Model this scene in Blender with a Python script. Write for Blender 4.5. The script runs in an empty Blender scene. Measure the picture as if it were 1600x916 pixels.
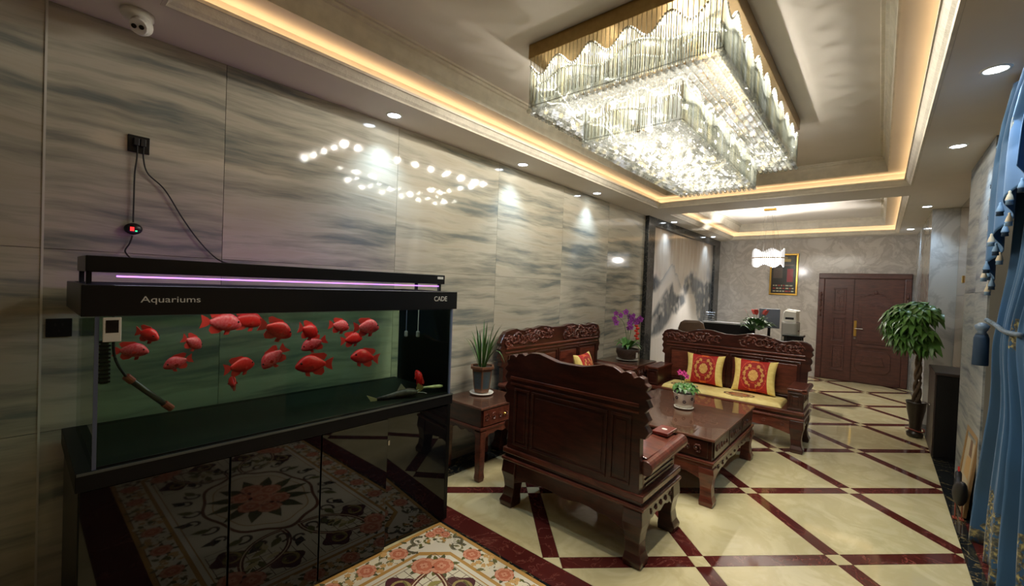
import bpy, math, random
from math import sin, cos, pi, radians, sqrt, atan2, exp
from mathutils import Vector, Matrix
random.seed(7)
SC = bpy.context.scene
COL = SC.collection

# ------------------------------------------------------------------ camera
cam_d = bpy.data.cameras.new('camera')
cam_d.sensor_width = 36.0
cam_d.lens = 669.59 / 1600 * 36.0
cam_d.clip_start = 0.02
cam = bpy.data.objects.new('camera', cam_d)
COL.objects.link(cam)
YAW, PITCH, ROLL = radians(40.6494), radians(-0.9634), radians(2.2082)
CAM = Vector((2.9258, 0.0, 1.62))
_f = Vector((-sin(YAW) * cos(PITCH), cos(YAW) * cos(PITCH), sin(PITCH)))
_r = Vector((cos(YAW), sin(YAW), 0))
_u = _r.cross(_f)
_r2 = _r * cos(ROLL) + _u * sin(ROLL)
_u2 = -_r * sin(ROLL) + _u * cos(ROLL)
m = Matrix.Identity(4)
for i in range(3):
    m[i][0], m[i][1], m[i][2], m[i][3] = _r2[i], _u2[i], -_f[i], CAM[i]
cam.matrix_world = m
SC.camera = cam

# ------------------------------------------------------------------ world, exposure
w = bpy.data.worlds.new('world')
SC.world = w
w.use_nodes = True
w.node_tree.nodes['Background'].inputs[0].default_value = (0.02, 0.025, 0.04, 1)
w.node_tree.nodes['Background'].inputs[1].default_value = 0.3
SC.view_settings.view_transform = 'Standard'
SC.view_settings.look = 'None'
SC.view_settings.gamma = 1.0
SC.view_settings.exposure = 0.05
SC.view_settings.use_curve_mapping = False
SC.cycles.max_bounces = 8
SC.cycles.diffuse_bounces = 4
SC.cycles.glossy_bounces = 4
SC.cycles.transmission_bounces = 6
SC.cycles.transparent_max_bounces = 24
SC.cycles.caustics_reflective = False
SC.cycles.caustics_refractive = False
SC.cycles.sample_clamp_indirect = 4.0
SC.cycles.blur_glossy = 0.5

CH_W, DL_W = 18.0, 34.0     # watts of one chandelier lamp and of one downlight

# ------------------------------------------------------------------ helpers
def lin(c):
    c = c / 255.0
    return c / 12.92 if c <= 0.04045 else ((c + 0.055) / 1.055) ** 2.4

def S(r, g, b):
    return (lin(r), lin(g), lin(b), 1.0)


class MB:
    """collects faces for ONE mesh object"""
    def __init__(self):
        self.v = []; self.f = []; self.c = []; self.m = []; self.vc = None

    def add(self, vs, fs, col=None, mi=0):
        n = len(self.v)
        self.v.extend([tuple(p) for p in vs])
        for f in fs:
            self.f.append([i + n for i in f]); self.c.append(col); self.m.append(mi)
        return self

    def box(self, x0, y0, z0, x1, y1, z1, col=None, mi=0):
        vs = [(x0, y0, z0), (x1, y0, z0), (x1, y1, z0), (x0, y1, z0), (x0, y0, z1), (x1, y0, z1), (x1, y1, z1), (x0, y1, z1)]
        return self.add(vs, [(0, 3, 2, 1), (4, 5, 6, 7), (0, 1, 5, 4), (1, 2, 6, 5), (2, 3, 7, 6), (3, 0, 4, 7)], col, mi)

    def prism(self, poly, axis, a, b, col=None, mi=0):
        def P(u, w_, t):
            return (t, u, w_) if axis == 'x' else (u, t, w_) if axis == 'y' else (u, w_, t)
        ar = sum(poly[i][0] * poly[(i + 1) % len(poly)][1] - poly[(i + 1) % len(poly)][0] * poly[i][1] for i in range(len(poly)))
        if ar < 0: poly = poly[::-1]
        if axis == 'y': poly = poly[::-1]
        n = len(poly)
        vs = [P(u, w_, a) for u, w_ in poly] + [P(u, w_, b) for u, w_ in poly]
        fs = [tuple(range(n))[::-1], tuple(range(n, 2 * n))]
        for i in range(n):
            j = (i + 1) % n
            fs.append((i, j, n + j, n + i))
        return self.add(vs, fs, col, mi)

    def lathe(self, prof, c=(0, 0, 0), seg=20, sx=1, sy=1, col=None, mi=0, cap=True):
        vs = []; fs = []
        for r, z in prof:
            for k in range(seg):
                a = 2 * pi * k / seg
                vs.append((c[0] + r * cos(a) * sx, c[1] + r * sin(a) * sy, c[2] + z))
        for i in range(len(prof) - 1):
            for k in range(seg):
                k2 = (k + 1) % seg
                fs.append((i * seg + k, i * seg + k2, (i + 1) * seg + k2, (i + 1) * seg + k))
        if cap:
            fs.append(tuple(range(seg))[::-1])
            fs.append(tuple(range((len(prof) - 1) * seg, len(prof) * seg)))
        return self.add(vs, fs, col, mi)

    def tube(self, pts, r, seg=8, col=None, mi=0, flat=1.0):
        pts = [Vector(p) for p in pts]
        n = len(pts)
        rs = r if isinstance(r, (list, tuple)) else [r] * n
        vs = []; fs = []
        up = Vector((0, 0, 1))
        for i, p in enumerate(pts):
            t = (pts[min(i + 1, n - 1)] - pts[max(i - 1, 0)])
            if t.length < 1e-9: t = Vector((0, 0, 1))
            t.normalize()
            ref = up if abs(t.dot(up)) < 0.95 else Vector((1, 0, 0))
            a = t.cross(ref).normalized(); b = a.cross(t)
            for k in range(seg):
                th = 2 * pi * k / seg
                vs.append(p + a * (rs[i] * cos(th)) + b * (rs[i] * flat * sin(th)))
        for i in range(n - 1):
            for k in range(seg):
                k2 = (k + 1) % seg
                fs.append((i * seg + k, i * seg + k2, (i + 1) * seg + k2, (i + 1) * seg + k))
        fs.append(tuple(range(seg))[::-1]); fs.append(tuple(range((n - 1) * seg, n * seg)))
        return self.add(vs, fs, col, mi)

    def ball(self, c, rx, ry=None, rz=None, seg=10, ring=6, col=None, mi=0):
        ry = rx if ry is None else ry; rz = rx if rz is None else rz
        vs = [(c[0], c[1], c[2] - rz)]
        for i in range(1, ring):
            ph = -pi / 2 + pi * i / ring
            for k in range(seg):
                a = 2 * pi * k / seg
                vs.append((c[0] + rx * cos(ph) * cos(a), c[1] + ry * cos(ph) * sin(a), c[2] + rz * sin(ph)))
        vs.append((c[0], c[1], c[2] + rz))
        fs = []
        for k in range(seg): fs.append((0, 1 + (k + 1) % seg, 1 + k))
        for i in range(ring - 2):
            for k in range(seg):
                k2 = (k + 1) % seg; o = 1 + i * seg
                fs.append((o + k, o + k2, o + seg + k2, o + seg + k))
        o = 1 + (ring - 2) * seg; t = len(vs) - 1
        for k in range(seg): fs.append((o + k, o + (k + 1) % seg, t))
        return self.add(vs, fs, col, mi)

    def loft(self, secs, col=None, mi=0):
        """secs: rings of equal count"""
        n = len(secs[0]); vs = [p for s in secs for p in s]; fs = []
        for i in range(len(secs) - 1):
            for k in range(n):
                k2 = (k + 1) % n
                fs.append((i * n + k, i * n + k2, (i + 1) * n + k2, (i + 1) * n + k))
        fs.append(tuple(range(n))[::-1]); fs.append(tuple(range((len(secs) - 1) * n, len(secs) * n)))
        return self.add(vs, fs, col, mi)

    def sqloft(self, rows, col=None, mi=0):
        """rows: (z, cx, cy, hx, hy)"""
        return self.loft([[(cx - hx, cy - hy, z), (cx + hx, cy - hy, z), (cx + hx, cy + hy, z), (cx - hx, cy + hy, z)] for z, cx, cy, hx, hy in rows], col, mi)

    def grid(self, fn, nu, nv, colfn=None, close=False):
        vs = [fn(i / nu, j / nv) for j in range(nv + 1) for i in range(nu + 1)]
        n = len(self.v); self.v.extend(vs)
        for j in range(nv):
            for i in range(nu):
                a = n + j * (nu + 1) + i
                self.f.append([a, a + 1, a + nu + 2, a + nu + 1]); self.m.append(0)
                self.c.append(colfn((i + .5) / nu, (j + .5) / nv) if colfn else None)
        return self

    def poly(self, pts, z, col):
        """flat polygon in xy at height z"""
        ar = sum(pts[i][0] * pts[(i + 1) % len(pts)][1] - pts[(i + 1) % len(pts)][0] * pts[i][1] for i in range(len(pts)))
        if ar < 0: pts = pts[::-1]
        return self.add([(p[0], p[1], z) for p in pts], [tuple(range(len(pts)))], col)

    def build(self, name, mat, parent=None, smooth=False, bevel=0.0, loc=None, rot=None, kind=None, label=None):
        me = bpy.data.meshes.new(name)
        me.from_pydata([tuple(p) for p in self.v], [], self.f)
        mats = mat if isinstance(mat, (list, tuple)) else [mat]
        for q in mats: me.materials.append(q)
        if len(mats) > 1: me.polygons.foreach_set('material_index', self.m)
        if smooth: me.polygons.foreach_set('use_smooth', [True] * len(me.polygons))
        if any(c is not None for c in self.c):
            at = me.color_attributes.new('Col', 'FLOAT_COLOR', 'CORNER')
            buf = []
            for f, c in zip(self.f, self.c):
                c = c or (1, 1, 1, 1)
                for _ in f: buf.extend(c)
            at.data.foreach_set('color', buf)
        elif self.vc is not None:
            at = me.color_attributes.new('Col', 'FLOAT_COLOR', 'POINT')
            at.data.foreach_set('color', [q for c in self.vc for q in c])
        me.update()
        o = bpy.data.objects.new(name, me)
        COL.objects.link(o)
        if parent is not None: o.parent = parent
        if loc is not None: o.location = loc
        if rot is not None: o.rotation_euler = rot
        if bevel:
            b = o.modifiers.new('bevel', 'BEVEL'); b.width = bevel; b.segments = 2; b.limit_method = 'ANGLE'; b.angle_limit = radians(35)
        if kind: o['kind'] = kind
        if label: o['label'] = label
        return o


def thing(name, label, cat, loc=(0, 0, 0), rotz=0.0, group=None):
    o = bpy.data.objects.new(name, None)
    o.empty_display_size = 0.05
    COL.objects.link(o)
    o.location = loc; o.rotation_euler = (0, 0, rotz)
    o['label'] = label; o['category'] = cat
    if group: o['group'] = group
    return o


def tag(o, label, cat, group=None):
    o['label'] = label; o['category'] = cat
    if group: o['group'] = group
    return o


def copy_tree(o, parent=None):
    c = o.copy(); COL.objects.link(c); c.parent = parent
    for ch in list(o.children):
        copy_tree(ch, c)
    return c


def inst(src, name, parent, loc=None, rot=None):
    o = bpy.data.objects.new(name, src.data); COL.objects.link(o); o.parent = parent
    if loc is not None: o.location = loc
    if rot is not None: o.rotation_euler = rot
    return o


def text_mesh(s, size, name, mat, parent, mtx, depth=0.002, sx=1.0):
    cu = bpy.data.curves.new(name, 'FONT')
    cu.body = s; cu.size = size; cu.extrude = depth; cu.align_x = 'CENTER'; cu.align_y = 'CENTER'
    t = bpy.data.objects.new(name, cu); COL.objects.link(t)
    dg = bpy.context.evaluated_depsgraph_get()
    me = bpy.data.meshes.new_from_object(t.evaluated_get(dg))
    bpy.data.objects.remove(t); bpy.data.curves.remove(cu)
    me.transform(mtx @ Matrix.Diagonal((sx, 1, 1, 1)))
    me.materials.clear(); me.materials.append(mat)
    o = bpy.data.objects.new(name, me); COL.objects.link(o); o.parent = parent
    return o


# ------------------------------------------------------------------ materials
def newmat(name):
    mt = bpy.data.materials.new(name); mt.use_nodes = True
    nt = mt.node_tree
    return mt, nt, nt.nodes['Principled BSDF']


def N(nt, typ, **kw):
    n = nt.nodes.new(typ)
    for k, v_ in kw.items():
        if k.startswith('i_'):
            key = k[2:]
            key = int(key) if key.isdigit() else key.replace('_', ' ')
            n.inputs[key].default_value = v_
        else:
            setattr(n, k, v_)
    return n


def ramp(nt, stops, interp='LINEAR'):
    r = nt.nodes.new('ShaderNodeValToRGB')
    cr = r.color_ramp; cr.interpolation = interp
    while len(cr.elements) > 1: cr.elements.remove(cr.elements[-1])
    cr.elements[0].position = stops[0][0]; cr.elements[0].color = stops[0][1]
    for p, c in stops[1:]:
        e = cr.elements.new(p); e.color = c
    return r


def pbr(name, col, rough=0.5, metal=0.0, spec=0.5, coat=0.0, var=0.0, scale=20.0, bump=0.0, bscale=60.0, emit=None, estr=0.0, sheen=0.0):
    mt, nt, b = newmat(name)
    b.inputs['Base Color'].default_value = col
    b.inputs['Roughness'].default_value = rough
    b.inputs['Metallic'].default_value = metal
    b.inputs['Specular IOR Level'].default_value = spec
    b.inputs['Coat Weight'].default_value = coat
    b.inputs['Coat Roughness'].default_value = 0.05
    if sheen: b.inputs['Sheen Weight'].default_value = sheen
    L = nt.links
    if var or bump:
        tc = N(nt, 'ShaderNodeTexCoord')
    if var:
        no = N(nt, 'ShaderNodeTexNoise', i_Scale=scale, i_Detail=4.0)
        L.new(tc.outputs['Object'], no.inputs['Vector'])
        c0 = [max(0, x * (1 - var)) for x in col[:3]] + [1]; c1 = [min(1, x * (1 + var)) for x in col[:3]] + [1]
        rp = ramp(nt, [(0.3, c0), (0.7, c1)])
        L.new(no.outputs['Fac'], rp.inputs['Fac']); L.new(rp.outputs['Color'], b.inputs['Base Color'])
    if bump:
        n2 = N(nt, 'ShaderNodeTexNoise', i_Scale=bscale, i_Detail=3.0)
        bp = N(nt, 'ShaderNodeBump', i_Strength=bump, i_Distance=0.01)
        L.new(tc.outputs['Object'], n2.inputs['Vector']); L.new(n2.outputs['Fac'], bp.inputs['Height']); L.new(bp.outputs['Normal'], b.inputs['Normal'])
    if emit:
        b.inputs['Emission Color'].default_value = emit; b.inputs['Emission Strength'].default_value = estr
    return mt


def emission(name, col, strength):
    mt = bpy.data.materials.new(name); mt.use_nodes = True
    nt = mt.node_tree; nt.nodes.clear()
    o = N(nt, 'ShaderNodeOutputMaterial'); e = N(nt, 'ShaderNodeEmission')
    e.inputs[0].default_value = col; e.inputs[1].default_value = strength
    nt.links.new(e.outputs[0], o.inputs[0])
    return mt


def vcol_mat(name, rough=0.6, coat=0.0, spec=0.5, sheen=0.0, noise=0.0):
    mt, nt, b = newmat(name)
    a = N(nt, 'ShaderNodeVertexColor', layer_name='Col')
    nt.links.new(a.outputs['Color'], b.inputs['Base Color'])
    b.inputs['Roughness'].default_value = rough; b.inputs['Coat Weight'].default_value = coat
    b.inputs['Coat Roughness'].default_value = 0.04
    b.inputs['Specular IOR Level'].default_value = spec
    return mt


def wood_mat(name, dark, light, rough=0.28, coat=0.35, carve=0.0):
    mt, nt, b = newmat(name); L = nt.links
    tc = N(nt, 'ShaderNodeTexCoord')
    mp = N(nt, 'ShaderNodeMapping'); mp.inputs['Scale'].default_value = (3, 14, 14)
    no = N(nt, 'ShaderNodeTexNoise', i_Scale=2.2, i_Detail=6.0, i_Roughness=0.65)
    L.new(tc.outputs['Object'], mp.inputs['Vector']); L.new(mp.outputs['Vector'], no.inputs['Vector'])
    rp = ramp(nt, [(0.32, dark), (0.7, light)])
    L.new(no.outputs['Fac'], rp.inputs['Fac']); L.new(rp.outputs['Color'], b.inputs['Base Color'])
    b.inputs['Roughness'].default_value = rough; b.inputs['Coat Weight'].default_value = coat; b.inputs['Coat Roughness'].default_value = 0.12
    if carve:
        vo = N(nt, 'ShaderNodeTexVoronoi', i_Scale=38.0); n3 = N(nt, 'ShaderNodeTexNoise', i_Scale=30.0, i_Detail=4.0)
        mx = N(nt, 'ShaderNodeMath', operation='ADD')
        L.new(tc.outputs['Object'], vo.inputs['Vector']); L.new(tc.outputs['Object'], n3.inputs['Vector'])
        L.new(vo.outputs['Distance'], mx.inputs[0]); L.new(n3.outputs['Fac'], mx.inputs[1])
        bp = N(nt, 'ShaderNodeBump', i_Strength=carve, i_Distance=0.02)
        L.new(mx.outputs[0], bp.inputs['Height']); L.new(bp.outputs['Normal'], b.inputs['Normal'])
    return mt


def strata_mat(name, stops, rough=0.07, sc=(1.0, 0.50, 5.6), spec=0.5, rot=0.0):
    """layered polished stone; every tile gets its own piece of the pattern"""
    mt, nt, b = newmat(name); L = nt.links
    tc = N(nt, 'ShaderNodeTexCoord'); oi = N(nt, 'ShaderNodeObjectInfo')
    mul = N(nt, 'ShaderNodeVectorMath', operation='SCALE'); mul.inputs['Scale'].default_value = 37.0
    cmb = N(nt, 'ShaderNodeCombineXYZ')
    L.new(oi.outputs['Random'], cmb.inputs[0]); L.new(oi.outputs['Random'], cmb.inputs[1]); L.new(oi.outputs['Random'], cmb.inputs[2])
    L.new(cmb.outputs[0], mul.inputs[0])
    add = N(nt, 'ShaderNodeVectorMath', operation='ADD')
    L.new(tc.outputs['Object'], add.inputs[0]); L.new(mul.outputs[0], add.inputs[1])
    wn = N(nt, 'ShaderNodeTexNoise', i_Scale=1.1, i_Detail=3.0)
    L.new(add.outputs[0], wn.inputs['Vector'])
    ws = N(nt, 'ShaderNodeVectorMath', operation='SCALE'); ws.inputs['Scale'].default_value = 0.16
    L.new(wn.outputs['Color'], ws.inputs[0])
    ad2 = N(nt, 'ShaderNodeVectorMath', operation='ADD')
    L.new(add.outputs[0], ad2.inputs[0]); L.new(ws.outputs[0], ad2.inputs[1])
    mp = N(nt, 'ShaderNodeMapping'); mp.inputs['Scale'].default_value = sc; mp.inputs['Rotation'].default_value = (rot, 0, 0)
    L.new(ad2.outputs[0], mp.inputs['Vector'])
    no = N(nt, 'ShaderNodeTexNoise', i_Scale=1.9, i_Detail=8.0, i_Roughness=0.58)
    L.new(mp.outputs[0], no.inputs['Vector'])
    rp = ramp(nt, stops)
    L.new(no.outputs['Fac'], rp.inputs['Fac']); L.new(rp.outputs['Color'], b.inputs['Base Color'])
    b.inputs['Roughness'].default_value = rough; b.inputs['Specular IOR Level'].default_value = spec
    return mt


def marble_mat(name, base, vein, rough=0.15, scale=1.5, amount=0.12, spec=0.5, mid=None):
    mt, nt, b = newmat(name); L = nt.links
    tc = N(nt, 'ShaderNodeTexCoord')
    no = N(nt, 'ShaderNodeTexNoise', i_Scale=scale, i_Detail=8.0, i_Roughness=0.6, i_Distortion=1.2)
    L.new(tc.outputs['Object'], no.inputs['Vector'])
    a = [x * .94 for x in base[:3]] + [1]
    rp = ramp(nt, [(0.0, base), (0.5 - amount, a), (0.5 - amount * .25, vein), (0.5 + amount * .1, vein if mid is None else mid), (0.5 + amount, base), (1.0, a)])
    L.new(no.outputs['Fac'], rp.inputs['Fac']); L.new(rp.outputs['Color'], b.inputs['Base Color'])
    b.inputs['Roughness'].default_value = rough; b.inputs['Specular IOR Level'].default_value = spec
    return mt


def clear_mat(name, tint, gloss=0.12, ior=1.45, rough=0.02):
    """thin clear pane: tinted transparent + fresnel reflection"""
    mt = bpy.data.materials.new(name); mt.use_nodes = True
    nt = mt.node_tree; nt.nodes.clear(); L = nt.links
    o = N(nt, 'ShaderNodeOutputMaterial'); t = N(nt, 'ShaderNodeBsdfTransparent'); g = N(nt, 'ShaderNodeBsdfGlossy')
    t.inputs[0].default_value = tint; g.inputs['Roughness'].default_value = rough
    fr = N(nt, 'ShaderNodeFresnel'); fr.inputs[0].default_value = ior
    mx = N(nt, 'ShaderNodeMixShader')
    ge = N(nt, 'ShaderNodeNewGeometry'); inv = N(nt, 'ShaderNodeMath', operation='SUBTRACT'); inv.inputs[0].default_value = 1.0; mu = N(nt, 'ShaderNodeMath', operation='MULTIPLY')
    L.new(ge.outputs['Backfacing'], inv.inputs[1]); L.new(inv.outputs[0], mu.inputs[0]); L.new(fr.outputs[0], mu.inputs[1])
    L.new(mu.outputs[0], mx.inputs[0]); L.new(t.outputs[0], mx.inputs[1]); L.new(g.outputs[0], mx.inputs[2]); L.new(mx.outputs[0], o.inputs[0])
    return mt


def crystal_mat(name, tint, trans=0.45, diff=0.35, rough=0.05, gl=0.6, spark=None):
    mt = bpy.data.materials.new(name); mt.use_nodes = True
    nt = mt.node_tree; nt.nodes.clear(); L = nt.links
    o = N(nt, 'ShaderNodeOutputMaterial'); t = N(nt, 'ShaderNodeBsdfTransparent'); g = N(nt, 'ShaderNodeBsdfGlossy'); d = N(nt, 'ShaderNodeBsdfTranslucent')
    t.inputs[0].default_value = (0.97, 0.98, 0.96, 1); g.inputs['Roughness'].default_value = rough; d.inputs[0].default_value = tint; g.inputs[0].default_value = (gl, gl, gl, 1)
    m1 = N(nt, 'ShaderNodeMixShader'); m1.inputs[0].default_value = diff
    if spark:   # sparkle put into the colour: random brightness and hue per crystal
        ge = N(nt, 'ShaderNodeNewGeometry')
        lo, hi = spark
        rp = ramp(nt, [(0.0, [x * lo for x in tint[:3]] + [1]), (.55, tint), (.8, [tint[0] * hi * .9, tint[1] * hi * .95, tint[2] * hi * 1.25, 1]), (.9, [tint[0] * hi * 1.15, tint[1] * hi, tint[2] * hi * .7, 1]), (1.0, [x * hi for x in tint[:3]] + [1])])
        L.new(ge.outputs['Random Per Island'], rp.inputs['Fac']); L.new(rp.outputs['Color'], d.inputs[0])
    m2 = N(nt, 'ShaderNodeMixShader'); m2.inputs[0].default_value = 1 - trans
    L.new(g.outputs[0], m1.inputs[1]); L.new(d.outputs[0], m1.inputs[2])
    L.new(t.outputs[0], m2.inputs[1]); L.new(m1.outputs[0], m2.inputs[2]); L.new(m2.outputs[0], o.inputs[0])
    return mt


M = {}
M['wallstone'] = strata_mat('grey_strata_stone', [(0.22, S(100, 106, 104)), (0.36, S(128, 132, 126)), (0.45, S(166, 162, 146)), (0.55, S(192, 186, 168)), (0.66, S(186, 178, 158)), (0.80, S(150, 140, 122))])
M['wallstone_r'] = strata_mat('grey_blue_strata_stone', [(0.34, S(74, 84, 92)), (0.44, S(128, 134, 136)), (0.54, S(158, 160, 156)), (0.66, S(112, 118, 120))], rough=0.45, sc=(1.0, 0.4, 5.0), spec=0.2)
M['joint'] = pbr('dark_joint', S(128, 124, 114), 0.6)
M['white_trim'] = pbr('pale_trim', S(205, 202, 190), 0.35)
M['plaster'] = pbr('ceiling_plaster', S(222, 214, 202), 0.75, var=0.03, scale=3)
M['crown'] = pbr('crown_moulding_plaster', S(214, 206, 188), 0.5, var=0.08, scale=14, bump=0.25, bscale=45)
M['cream_tile'] = marble_mat('cream_floor_tile', S(214, 201, 156), S(200, 186, 140), 0.06, 2.2, 0.1, 0.6)
M['red_tile'] = marble_mat('red_marble_strip', S(84, 34, 30), S(130, 78, 66), 0.07, 4.0, 0.016, 0.5, mid=S(96, 40, 34))
M['black_marble'] = marble_mat('black_gold_marble', S(30, 33, 34), S(150, 130, 80), 0.1, 4.0, 0.02, 0.5, mid=S(44, 46, 46))
M['grout'] = pbr('floor_grout', S(120, 105, 80), 0.7)
M['backwall'] = marble_mat('white_marble_wall', S(204, 199, 192), S(182, 176, 169), 0.16, 3.3, 0.09, 0.4)
M['frame_stone'] = marble_mat('dark_marble_frame', S(38, 40, 42), S(110, 108, 100), 0.12, 9.0, 0.03, 0.5, mid=S(52, 54, 54))
M['column'] = marble_mat('pale_marble_column', S(196, 198, 196), S(176, 177, 176), 0.15, 1.6, 0.06, 0.4)
M['beige_stone'] = marble_mat('beige_polished_stone', S(178, 160, 136), S(150, 130, 110), 0.08, 2.0, 0.1, 0.5)
M['led'] = emission('warm_led_strip', (1.0, 0.68, 0.37, 1), 6.5)
M['black_gloss'] = pbr('black_lacquer_glass', (0.004, 0.004, 0.005, 1), 0.03, spec=0.6)
M['black_panel'] = pbr('black_aluminium', S(13, 13, 14), 0.35, spec=0.4)
M['black_matte'] = pbr('black_matte', (.003, .003, .0035, 1), 0.5, spec=.25)
M['rubber'] = pbr('black_cable', S(26, 26, 26), 0.5)
M['white_plastic'] = pbr('white_plastic', S(225, 222, 212), 0.35)
M['silver'] = pbr('silver_metal', S(190, 190, 190), 0.25, metal=1.0)
M['gold'] = pbr('gold_metal', S(200, 160, 78), 0.28, metal=1.0)
M['brass'] = pbr('brushed_bronze', S(150, 124, 80), 0.3, metal=1.0, var=0.1, scale=30)
M['wood'] = wood_mat('dark_rosewood', S(36, 16, 12), S(76, 36, 26))
M['wood_carve'] = wood_mat('carved_rosewood', S(58, 27, 20), S(116, 60, 45), carve=0.5)
M['wood_red'] = wood_mat('reddish_rosewood', S(64, 28, 20), S(120, 62, 45))
M['door'] = wood_mat('dark_door_wood', S(62, 34, 28), S(92, 54, 45), rough=0.38, coat=0.2)
M['vc_fabric'] = vcol_mat('woven_fabric', 0.75)
M['vc_gloss'] = vcol_mat('printed_glazed_tile', 0.07, spec=0.55)
M['vc_print'] = vcol_mat('printed_paper', 0.35)
M['vc_plain'] = vcol_mat('painted_surface', 0.5)
M['glass_clear'] = clear_mat('clear_glass', (0.93, 0.96, 0.94, 1))
M['glass_table'] = clear_mat('table_glass', (0.92, 0.95, 0.93, 1), ior=1.6)
M['leaf'] = pbr('green_leaf', S(66, 108, 48), 0.4, var=0.35, scale=14)
M['leaf_dark'] = pbr('dark_green_leaf', S(88, 134, 62), 0.35, var=0.35, scale=10)
M['soil'] = pbr('dark_soil', S(50, 38, 28), 0.9)
M['ceramic_white'] = pbr('white_glazed_ceramic', S(240, 236, 222), 0.2, spec=0.6)
# ================================================================== THE SETTING
ZS = 2.839            # soffit height
ZB, ZC = 2.98, 3.13   # tray band, tray centre
XR = 3.515            # right wall
T1 = (0.382, 3.141, 0.42, 6.181)
T2 = (0.341, 3.15, 6.729, 10.458)
YB = 10.714
Y0 = -2.6


def struct(o):
    o['kind'] = 'structure'
    return o


def clip_poly(poly, rect):
    x0, x1, y0, y1 = rect
    def cut(ps, inside, isect):
        out = []
        for i in range(len(ps)):
            a, b = ps[i], ps[(i + 1) % len(ps)]
            ia, ib = inside(a), inside(b)
            if ia: out.append(a)
            if ia != ib: out.append(isect(a, b))
        return out
    def ix(c): return lambda a, b: (c, a[1] + (b[1] - a[1]) * (c - a[0]) / (b[0] - a[0]))
    def iy(c): return lambda a, b: (a[0] + (b[0] - a[0]) * (c - a[1]) / (b[1] - a[1]), c)
    for ins, isx in ((lambda p: p[0] >= x0, ix(x0)), (lambda p: p[0] <= x1, ix(x1)), (lambda p: p[1] >= y0, iy(y0)), (lambda p: p[1] <= y1, iy(y1))):
        if len(poly) < 3: return []
        poly = cut(poly, ins, isx)
    return poly


# ---- floor
fl = MB(); fl.box(-0.12, Y0 - .12, -0.12, 3.95, YB + .12, -0.012)
floor = struct(fl.build('floor', M['grout']))
FX0, D_, VX, VY, SW = 0.245, 0.634, 2.796, 4.623, 0.05   # SW: half width of the red strips


def slab(name, poly, mat_, z=0.0, th=0.011, bev=0.0):
    if len(poly) < 3: return None
    ar = abs(sum(poly[i][0] * poly[(i + 1) % len(poly)][1] - poly[(i + 1) % len(poly)][0] * poly[i][1] for i in range(len(poly)))) / 2
    if ar < 0.0008: return None
    b = MB(); b.prism(poly, 'z', z - th, z)
    return b.build(name, mat_, floor)


def tiled(rect):
    e1 = (1 / sqrt(2), 1 / sqrt(2)); e2 = (-1 / sqrt(2), 1 / sqrt(2))
    s = D_ * sqrt(2)
    def uv(p, q): return (VX + e1[0] * p + e2[0] * q, VY + e1[1] * p + e2[1] * q)
    def quad(p0, p1, q0, q1): return clip_poly([uv(p0, q0), uv(p1, q0), uv(p1, q1), uv(p0, q1)], rect)
    g = 0.0012
    for i in range(-9, 9):
        for j in range(-9, 9):
            p, q = i * s, j * s
            slab('floor_tile', quad(p + SW + g, p + s - SW - g, q + SW + g, q + s - SW - g), M['cream_tile'])
            slab('marble_strip', quad(p + SW + g, p + s - SW - g, q - SW + g, q + SW - g), M['red_tile'])
            slab('marble_strip', quad(p - SW + g, p + SW - g, q + SW + g, q + s - SW - g), M['red_tile'])
            slab('accent_tile', quad(p - SW + g, p + SW - g, q - SW + g, q + SW - g), M['cream_tile'])


tiled((FX0, 3.398, 2.082, YB))
RUG = (0.727, 3.10, 0.49, 1.905)
slab('marble_band', [(FX0, 1.925), (3.398, 1.925), (3.398, 2.08), (FX0, 2.08)], M['red_tile'])
slab('trim_strip', [(FX0, 1.907), (3.398, 1.907), (3.398, 1.923), (FX0, 1.923)], M['black_marble'])
slab('marble_band', [(3.102, Y0), (3.398, Y0), (3.398, 1.905), (3.102, 1.905)], M['red_tile'])
slab('marble_band', [(FX0, .30), (3.10, .30), (3.10, .488), (FX0, .488)], M['red_tile'])
slab('cream_panel', [(FX0, Y0), (3.10, Y0), (3.10, .298), (FX0, .298)], M['cream_tile'])
slab('cream_panel', [(FX0, .49), (.725, .49), (.725, 1.905), (FX0, 1.905)], M['cream_tile'])
for k in range(11):
    a = Y0 + k * 1.22; b_ = min(a + 1.217, YB)
    slab('border_slab', [(0, a), (FX0 - .002, a), (FX0 - .002, b_), (0, b_)], M['black_marble'])
    if b_ > 4.6: slab('border_slab', [(3.40, max(a, 4.602)), (XR, max(a, 4.602)), (XR, b_), (3.40, b_)], M['black_marble'])
    if a < 4.6: slab('border_slab', [(3.40, a), (3.465, a), (3.465, min(b_, 4.6)), (3.40, min(b_, 4.6))], M['black_marble'])
slab('border_slab', [(XR + .002, 5.72), (3.66, 5.72), (3.66, 7.85), (XR + .002, 7.85)], M['black_marble'])
slab('threshold_slab', [(3.467, Y0), (3.83, Y0), (3.83, 4.6), (3.467, 4.6)], M['red_tile'])

# ---- printed flower panel inlaid in the floor
CRM = S(226, 214, 190); GLD = S(196, 150, 84); OLV = S(110, 108, 62); DRK = S(70, 40, 40); ROS = [S(176, 86, 62), S(206, 122, 92), S(224, 158, 126), S(190, 98, 72)]
pn = MB(); _Z = 0.0


def blob(cx, cy, r, wob, k, ph=0.0, asp=1.0, rot=0.0, n=24):
    out = []
    for i in range(n):
        a = 2 * pi * i / n
        rr = r * (1 + wob * cos(k * a + ph))
        x, y = rr * cos(a), rr * sin(a) * asp
        out.append((cx + x * cos(rot) - y * sin(rot), cy + x * sin(rot) + y * cos(rot)))
    return out


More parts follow.
